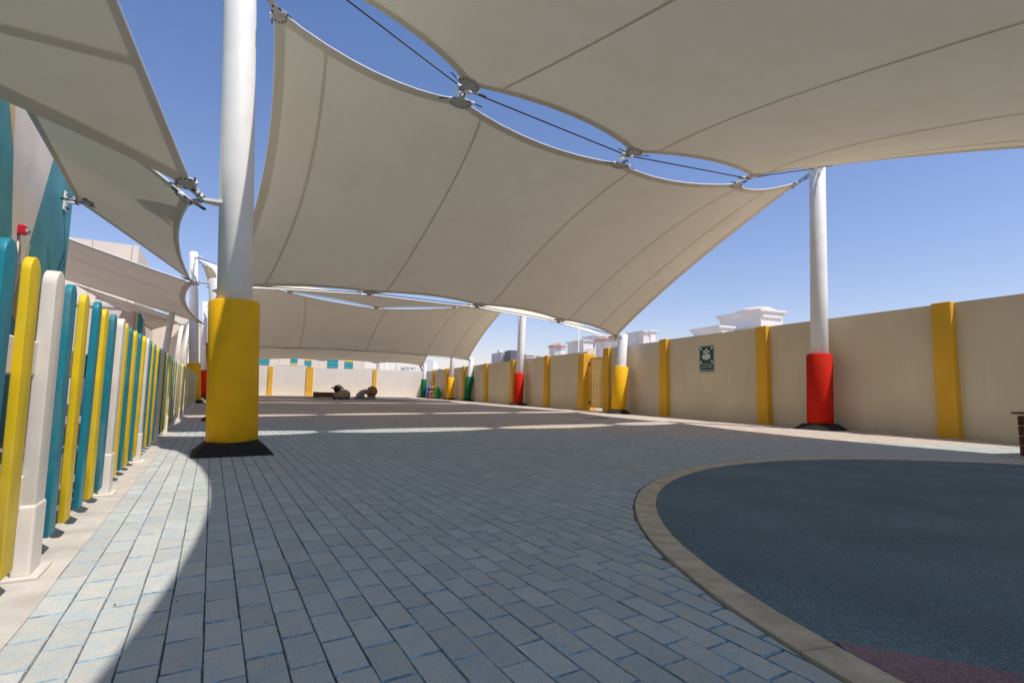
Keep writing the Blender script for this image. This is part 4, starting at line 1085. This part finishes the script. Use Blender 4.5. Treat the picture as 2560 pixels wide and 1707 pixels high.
# ------------------------------------------------------------------ houses and poles beyond the walls
def ray_x(px, py, X):
    v = pt(px, py, 1.0)-Vector((0, 0, H)); t = X/v.x; return Vector((0, 0, H))+v*t
def vbox(parent, name, m, x0, x1, y0, y1, z0, z1, bevel=0.0):
    return MB().box(((x0+x1)/2, (y0+y1)/2, (z0+z1)/2), (abs(x1-x0), abs(y1-y0), abs(z1-z0))).obj(name, m, parent, bevel, 1)
def block(parent, X, pxl, pxc, pxr, ytop, m, cornice=True, mtop=None):
    """box whose west face lies on x=X: left end, near corner and right end by photo column"""
    c = ray_x(pxc, ytop, X); l = ray_x(pxl, ytop, X)
    v = pt(pxr, ytop, 1.0)-Vector((0, 0, H)); t = c.y/v.y; r = v.x*t
    z = c.z; yl = max(l.y, c.y+1); xr = max(r, X+1)
    if cornice:
        vbox(parent, 'wall', m, X+.25, xr-.25, c.y+.25, yl-.25, 0, z-.5)
        vbox(parent, 'cornice', mtop or m, X+.1, xr-.1, c.y+.1, yl-.1, z-.5, z-.22)
        vbox(parent, 'coping', mtop or m, X-.05, xr+.05, c.y-.05, yl+.05, z-.22, z)
    else:
        vbox(parent, 'wall', m, X, xr, c.y, yl, 0, z)
    return X, xr, c.y, yl, z
vA = thing('villa', 'white flat roofed villa with projecting cornices above the sign on the right wall', 'house')
x0, x1, y0, y1, z = block(vA, 44, 1790, 1902, 1965, 771, M['villa'])
bandz = z-1.9
vbox(vA, 'moulding', M['villa_pink'], x0+.16, x1-.16, y0+.16, y1-.16, bandz-.15, bandz+.05)
dn = MB().box((0, 0, 0), (.16, .16, .34)).mesh('dentil', M['villa'])
for k in range(16):
    o = link('dentil', dn, vA); o.location = (x0+.5+k*(x1-x0-1)/15, y0+.19, z-.68)
for k in range(3):
    vbox(vA, 'vent', M['dark'], x0+.2, x0+.26, y0+2+2.4*k, y0+2.25+2.4*k, z-3.4, z-3.05)
x0b, x1b, y0b, y1b, zb_ = block(vA, 40, 1725, 1798.5, 1838, 812.5, M['villa'])
for k in range(10):
    o = link('dentil', dn, vA); o.location = (x0b+.5+k*(x1b-x0b-1)/9, y0b+.19, zb_-.68)
block(vA, 39, 1704, 1735, 1741, 843, M['villa'], False)
m_ = MB(); pr_ = Vector((x0+3, y1-3, z))
m_.lathe([(2.3, -.2), (2.4, .25), (1.6, .65), (.3, .8), (0, .82)], 8, pr_); m_.obj('roof_dome', M['villa_pink'], vA)
vB = thing('villa', 'large pale stone villa with stepped blocks behind the gate', 'house')
block(vB, 58, 1560, 1607.5, 1643.5, 826, M['villa2'])
block(vB, 59.5, 1592, 1625.5, 1644, 824.5, M['villa'])
xa, xb, ya, yb, zz_ = block(vB, 56, 1415.5, 1457.5, 1487, 848.5, M['villa2'])
vbox(vB, 'opening', M['villa_pink'], xa+1.2, xa+4.4, ya+.17, ya+.30, zz_-6.0, zz_-1.8)
ar = [(-1.3, 0), (1.3, 0), (1.3, 1.0)] + [(1.3*math.cos(a), 1.0+1.3*math.sin(a)) for a in np.linspace(0, math.pi, 10)][1:-1] + [(-1.3, 1.0)]
MB().prism(ar, .1, 0, Matrix(((0, 0, -1), (-1, 0, 0), (0, 1, 0))), (xa+.26, (ya+yb)/2, zz_-6.0)).obj('arch', M['villa_pink'], vB)
block(vB, 60, 1455, 1487, 1517, 837, M['villa2'])
def turret(pxc, pxw, yeave, yapex, X, label_parent):
    c = ray_x(pxc, yeave, X); e = ray_x(pxc+pxw, yeave, X); r = abs((pt(pxc+pxw, yeave, (c-Vector((0,0,H))).dot(Fv))-c).length)
    za = pt(pxc, yapex, (c-Vector((0,0,H))).dot(Fv)).z
    m1 = MB(); m1.lathe([(r*.86, 0), (r*.86, c.z-.6), (r*.95, c.z-.5), (r*.95, c.z-.3), (r*.88, c.z-.3), (r*.88, c.z)], 8, (c.x, c.y, 0), smooth=False); m1.obj('turret', M['villa2'], label_parent)
    rf = MB(); rf.lathe([(r*1.02, c.z), (r*1.02, c.z+.12), (0.02, za)], 8, (c.x, c.y, 0), smooth=False); ro = rf.obj('roof', M['tile'], label_parent)
    rib = MB()
    for k in range(8):
        for q in range(1, 9):
            a0_ = 2*math.pi*(k+q/9)/8; 
            p0 = Vector((c.x, c.y, 0)); f = math.cos(math.pi/8)/math.cos((q/9-.5)*2*math.pi/8)
            rib.tube([p0+Vector((r*1.03*f*math.cos(a0_), r*1.03*f*math.sin(a0_), c.z+.14)), p0+Vector((.25*r*math.cos(a0_), .25*r*math.sin(a0_), c.z+.12+(za-c.z-.12)*.76))], .07, 4)
    rib.obj('tile_ridge', M['tile'], ro)
turret(1527, 43, 853, 837, 51, vB)
turret(1393, 24, 868, 854.5, 60, vB)
vC = thing('villa', 'grey and beige modern house with a dark panel behind the lamp post', 'house')
block(vC, 66, 1229, 1254, 1279, 880, M['villa3'], False, None)
block(vC, 67, 1262, 1277, 1293, 875, M['grey'], False)
x0c, x1c, y0c, y1c, zc_ = block(vC, 63, 1297, 1316, 1338, 884.5, M['villa3'], True, M['villa'])
vbox(vC, 'window_band', M['dark'], x0c+.4, x1c-.4, y0c+.2, y0c+.28, zc_-2.3, zc_-1.3)
block(vC, 60, 1199, 1228, 1240, 907.5, M['villa_pink'])
for px in (1246, 1249): vbox(vC, 'tank', M['villa'], *(lambda p: (p.x, p.x+1.2, p.y, p.y+1.2, p.z-1.5, p.z))(ray_x(px, 874.5, 69)))
vD = thing('villa', 'low white house between the grey house and the tiled turret', 'house')
block(vD, 70, 1338, 1350, 1369, 888.5, M['villa'])
vE = thing('villa', 'plain white house behind the far right corner of the court', 'house')
def bbox_px(parent, pxl, pxr, ytop, depth, m, th=6, name='wall', z0=0.0):
    a, b = pt(pxl, ytop, depth), pt(pxr, ytop, depth); d = (b-a); d.z = 0; d.normalize(); nrm = Vector((-d.y, d.x, 0)); z = (a.z+b.z)/2
    vs = []
    for zz in (z0, z): vs += [Vector((a.x, a.y, zz)), Vector((b.x, b.y, zz)), Vector((b.x, b.y, zz))+nrm*th, Vector((a.x, a.y, zz))+nrm*th]
    return MB().add(vs, [(0, 3, 2, 1), (4, 5, 6, 7), (0, 1, 5, 4), (1, 2, 6, 5), (2, 3, 7, 6), (3, 0, 4, 7)]).obj(name, m, parent)
bbox_px(vE, 1059, 1083, 898.5, 80, M['villa']); bbox_px(vE, 1083, 1095, 921, 80, M['villa']); bbox_px(vE, 1095, 1101, 922, 80, M['grey'])
for i, (l, r_, y, d, m, lab) in enumerate([(912, 941, 921, 120, 'villa2', 'pale low house seen under the farthest sail, left of the grey column'), (948, 986, 925, 125, 'villa', 'white low house between the column and the thin pole beyond the far wall'), (1000, 1040, 917, 110, 'villa2', 'pale house under the right end of the farthest sail'), (1012, 1024, 922, 100, 'villa', 'small white block just above the far wall by the corner')]):
    h_ = thing('distant_house', lab, 'house'); bbox_px(h_, l, r_, y, d, M[m], 8)
    p = pt((l+r_)/2, y+2, d-.1); 
    for k in range(3):
        bbox_px(h_, l+(r_-l)*(.15+.27*k), l+(r_-l)*(.27+.27*k), y+3.2, d-.06, M['grey'], .05, 'window', pt(l, y+5.5, d).z)
cn = thing('canopy_column', 'thick grey column behind the far wall at the end of the cream building', 'column')
bbox_px(cn, 941, 948, 895, 72, M['villa3'], .4)
cn = thing('canopy_column', 'round white column behind the far wall', 'column'); p = pt(964.5, 930, 74); MB().tube([Vector((p.x, p.y, 0)), Vector((p.x, p.y, 6))], .16, 14).obj('shaft', M['white'], cn)
cn = thing('canopy_column', 'thin grey pole standing behind the far wall', 'column'); p = pt(990.5, 930, 74); MB().tube([Vector((p.x, p.y, 0)), Vector((p.x, p.y, 6))], .06, 10).obj('shaft', M['lamp'], cn)
lp = thing('lamp_post', 'tall grey street lamp post rising behind the right wall', 'street lamp')
p = pt(1297, 900, 46); 
MB().tube([Vector((p.x, p.y, 0)), Vector((p.x, p.y, 1.5)), Vector((p.x, p.y, 9.0))], [.20, .17, .11], 14).obj('pole', M['lamp'], lp)
MB().tube([Vector((p.x, p.y, 8.9)), Vector((p.x+1.2, p.y+.3, 9.3))], .05, 8).obj('arm', M['lamp'], lp)
MB().box((p.x+1.5, p.y+.37, 9.32), (.8, .3, .12), .2).obj('lantern', M['lamp'], lp, .02, 1)
MB().box((p.x-.24, p.y-.1, 2.9), (.22, .25, .7)).obj('junction_box', M['lamp'], lp, .01, 1)
fl = thing('flagpole', 'thin pale flagpole on the stepped villa roof', 'pole'); p = pt(1446.5, 850, 70)
MB().tube([Vector((p.x, p.y, 0)), pt(1446.5, 818, 70)], .10, 8).obj('shaft', M['villa_pink'], fl)
ob = thing('orange_brace', 'short orange painted brace beside the farthest green sleeved mast', 'brace')
MB().tube([pt(1050, 914, 49.0), pt(1056, 927, 49.4)], .07, 8).obj('tube', M['orange_post'], ob)

# ------------------------------------------------------------------ things on the court
# second rubber patch under the animal sculptures
c2 = Vector((4.2, 39.5, 0)); sheet('far_rubber_surface', [(c2.x+4.2*math.cos(a), c2.y+3.6*math.sin(a)) for a in np.linspace(0, 2*math.pi, 49)[:-1]], .004, M['epdm_blue'])
c3 = Vector((.8, 42.5, 0)); sheet('far_plum_surface', [(c3.x+4.0*math.cos(a), c3.y+2.8*math.sin(a)) for a in np.linspace(0, 2*math.pi, 49)[:-1]], .008, M['epdm_plum'])
sp = pt(855, 995, 37.0)
sh = thing('sheep_sculpture', 'tan woolly sheep play sculpture with black face and ears', 'sculpture', None, (sp.x, sp.y, 0), -.35)
MB().ico((0, 0, .34), .60, 3, .10, 4.2, 3, (1.0, .62, .62)).obj('body', M['wool'], sh)
hd = MB().ico((-.34, -.16, .72), .26, 3, .03, 3, 1, (.92, .9, 1.0)).obj('head', M['black'], sh)
MB().ico((-.30, -.06, .86), .27, 3, .09, 4.5, 5, (1.05, .95, .62)).obj('wool_cap', M['wool'], hd)
for sx_ in (-1, 1): MB().ico((-.32+sx_*.33, -.12, .80), .15, 2, 0, 1, 0, (1.0, .45, .35)).obj('ear', M['black'], hd)
for xx in (-.5, -.05, .48): MB().ico((xx, -.22, .05), .13, 2, 0, 1, 0, (1.1, .9, .55)).obj('foot', M['black'], sh)
dp = pt(913, 995, 40.5)
dg = thing('animal_sculpture', 'grey crawl-through play sculpture with a round brown head', 'sculpture', None, (dp.x, dp.y, 0), -.35)
arch = [Vector((-.62, 0, .02)), Vector((-.52, 0, .28)), Vector((-.30, 0, .48)), Vector((0, 0, .56)), Vector((.22, 0, .46)), Vector((.34, 0, .22)), Vector((.36, 0, .02))]
sm_ = []
for i in range(len(arch)-1):
    for k in range(4): sm_.append(arch[i].lerp(arch[i+1], k/4))
sm_.append(arch[-1])
mb = MB(); mb.tube(sm_, [.20-.05*abs(i/len(sm_)-.3) for i in range(len(sm_))], 14); mb.obj('body', M['grey_cast'], dg)
MB().ico((-.30, .02, .20), .24, 2, .05, 3, 2, (1.1, .8, .9)).obj('haunch', M['grey_cast'], dg)
MB().ico((.55, -.15, .58), .42, 3, 0).obj('head', M['brown_ball'], dg)
for xx in (-.72, .05): MB().ico((xx, -.14, .06), .15, 2, 0, 1, 0, (1.2, 1, .5)).obj('foot', M['brown_ball'], dg)
MB().ico((.62, -.10, .12), .2, 2, 0, 1, 0, (1.2, 1, .7)).obj('paw', M['grey_cast'], dg)
bx = thing('sandbox_bench', 'long dark brown wooden box on the far paving behind the sheep', 'planter')
def gpt(px, d):
    p = pt(px, 960, d); return Vector((p.x, p.y, 0))
b0, b1 = gpt(786, 43.0), gpt(846, 42.6); dd = (b1-b0).normalized(); ang = math.atan2(dd.y, dd.x); L_ = (b1-b0).length; cc = (b0+b1)/2
bn_ = Vector((dd.y, -dd.x, 0))
for k in range(3):
    MB().box(cc+P3(0, 0, .08+.14*k), (L_, .05, .135), ang).obj('plank', M['wood'], bx, .006, 1)
    MB().box(cc+P3(0, 0, .08+.14*k)-bn_*.45, (L_, .05, .135), ang).obj('plank', M['wood'], bx, .006, 1)
for e in (b0, b1): MB().box(e-bn_*.22+P3(0, 0, .22), (.12, .55, .45), ang).obj('end_post', M['wood_rim'], bx, .008, 1)

# animal bins by the right wall
def bin_(px, d, m, label, kind):
    p = pt(px, 996, d); o = thing('animal_bin', label, 'bin', 'coloured animal bins by the right wall', (p.x, p.y, 0), 2.3)
    if kind == 'penguin':
        MB().lathe([(.24, 0), (.27, .05), (.31, .35), (.29, .62), (.20, .80), (.17, .84)], 20, sy=.85).obj('body', M[m], o)
        hd_ = MB().lathe([(.19, .84), (.20, .92), (.16, 1.04), (.07, 1.10), (0, 1.11)], 20).obj('head', M[m], o)
        MB().lathe([(.27, .93), (.28, .945), (.20, .965)], 20, sx=1.25).obj('cap_brim', M[m], hd_)
        MB().box((.20, 0, .86), (.14, .16, .10)).obj('mouth_opening', M['black'], hd_, .02, 1)
        for s_ in (-1, 1): MB().ico((0.02, s_*.29, .48), .2, 2, 0, 1, 0, (.5, .25, 1.2)).obj('wing', M[m], o)
        for k in range(5): MB().ico((.27-.01*abs(k-2), .13, .14+.13*k), .035, 1).obj('spot', M['white_pl'], o)
    else:
        MB().lathe([(.22, 0), (.34, .08), (.42, .35), (.38, .62), (.24, .86), (.14, 1.02), (.10, 1.10), (0, 1.13)], 22, sy=.8).obj('body', M[m], o)
        for k in range(5):
            z = .2+.16*k; r_ = .435-.0*k if k < 2 else .42-.07*(k-1); MB().tube([(r_*1.0*math.cos(a), .8*r_*math.sin(a), z+.03*math.sin(3*a)) for a in np.linspace(-1.2, 1.2, 9)], .014, 5).obj('shell_line', M['white_pl'], o)
        MB().ico((.24, 0, .98), .13, 2, 0, 1, 0, (1.2, 1, .8)).obj('snout', M[m], o)
    return o
bin_(1073, 46.6, 'blue_bin', 'blue penguin shaped bin, leftmost of the coloured bins', 'penguin')
bin_(1081.5, 46.0, 'orange_bin', 'orange penguin shaped bin between the blue and green ones', 'penguin')
bin_(1092, 45.4, 'green_bin', 'rounded green bin nearest the right wall', 'turtle')

# wooden planter at the right edge
pn = thing('wooden_planter', 'brown wooden planter just inside the right edge of the view', 'planter', None, (9.36, 4.06, 0), -.12)
Wd, Dp, Hh = 1.2, .8, .60
for k in range(4):
    z = .075+k*.14
    MB().box((Wd/2, -.02, z), (Wd, .04, .132)).obj('plank', M['wood'], pn, .006, 1)
    MB().box((Wd/2, -Dp+.02, z), (Wd, .04, .132)).obj('plank', M['wood'], pn, .006, 1)
    MB().box((.02, -Dp/2, z), (.04, Dp-.09, .132)).obj('plank', M['wood'], pn, .006, 1)
    MB().box((Wd-.02, -Dp/2, z), (.04, Dp-.09, .132)).obj('plank', M['wood'], pn, .006, 1)
for nm, c, s_ in (('rim', (Wd/2, -.01, Hh), (Wd+.08, .12, .035)), ('rim', (Wd/2, -Dp+.01, Hh), (Wd+.08, .12, .035)), ('rim', (.01, -Dp/2, Hh+.002), (.12, Dp-.14, .035)), ('rim', (Wd-.01, -Dp/2, Hh+.002), (.12, Dp-.14, .035))):
    MB().box(c, s_).obj(nm, M['wood_rim'], pn, .005, 1)
MB().box((Wd/2, -Dp/2, .27), (Wd-.1, Dp-.1, .5)).obj('soil', M['bed'], pn)

# floor drains and litter
for px, py, lab, a_ in ((1492, 1046, 'dark slotted floor drain in the paving in front of the gate', .2), (1145, 1029, 'dark slotted floor drain far off in the middle of the court', .1)):
    v = pt(px, py, 1.0)-Vector((0, 0, H)); p = Vector((0, 0, H))+v*(-H/v.z)
    d_ = thing('floor_drain', lab, 'drain', None, (p.x, p.y, 0), -FA+a_)
    mb = MB(); mb.box((0, 0, .004), (1.0, .16, .006)); mb.obj('frame', M['grey'], d_)
    bar = MB().box((0, 0, .009), (.03, .12, .006)).mesh('bar', M['steel'])
    for k in range(14):
        b_ = link('bar', bar, d_); b_.location = (-.45+.069*k, 0, 0)
mb = MB(); rng = random.Random(11)
for k in range(170):
    x, y = rng.uniform(-.8, 9), rng.uniform(1.0, 9)
    if (Vector((x, y, 0))-A0).dot(NV) < .15: continue
    z = .006 if (Vector((x, y, 0))-KC).length < KR_O else .001
    r = rng.uniform(.0018, .0055); c = Vector((x, y, z+r*.3)); n_ = 6
    vs = [c+Vector((r*rng.uniform(.6, 1.6)*math.cos(2*math.pi*q/n_), r*rng.uniform(.6, 1.2)*math.sin(2*math.pi*q/n_), 0)) for q in range(n_)]+[c+Vector((0, 0, r*.7)), c-Vector((0, 0, r*.3))]
    mb.add(vs, [(q, (q+1) % n_, n_) for q in range(n_)]+[((q+1) % n_, q, n_+1) for q in range(n_)])
tag(mb.obj('grit', mat('grit', (0.30, 0.22, 0.14), 0.9, 0.3, 30)), 'scattered grit and crumbs of dirt on the paving and rubber', 'grit', kind='stuff')
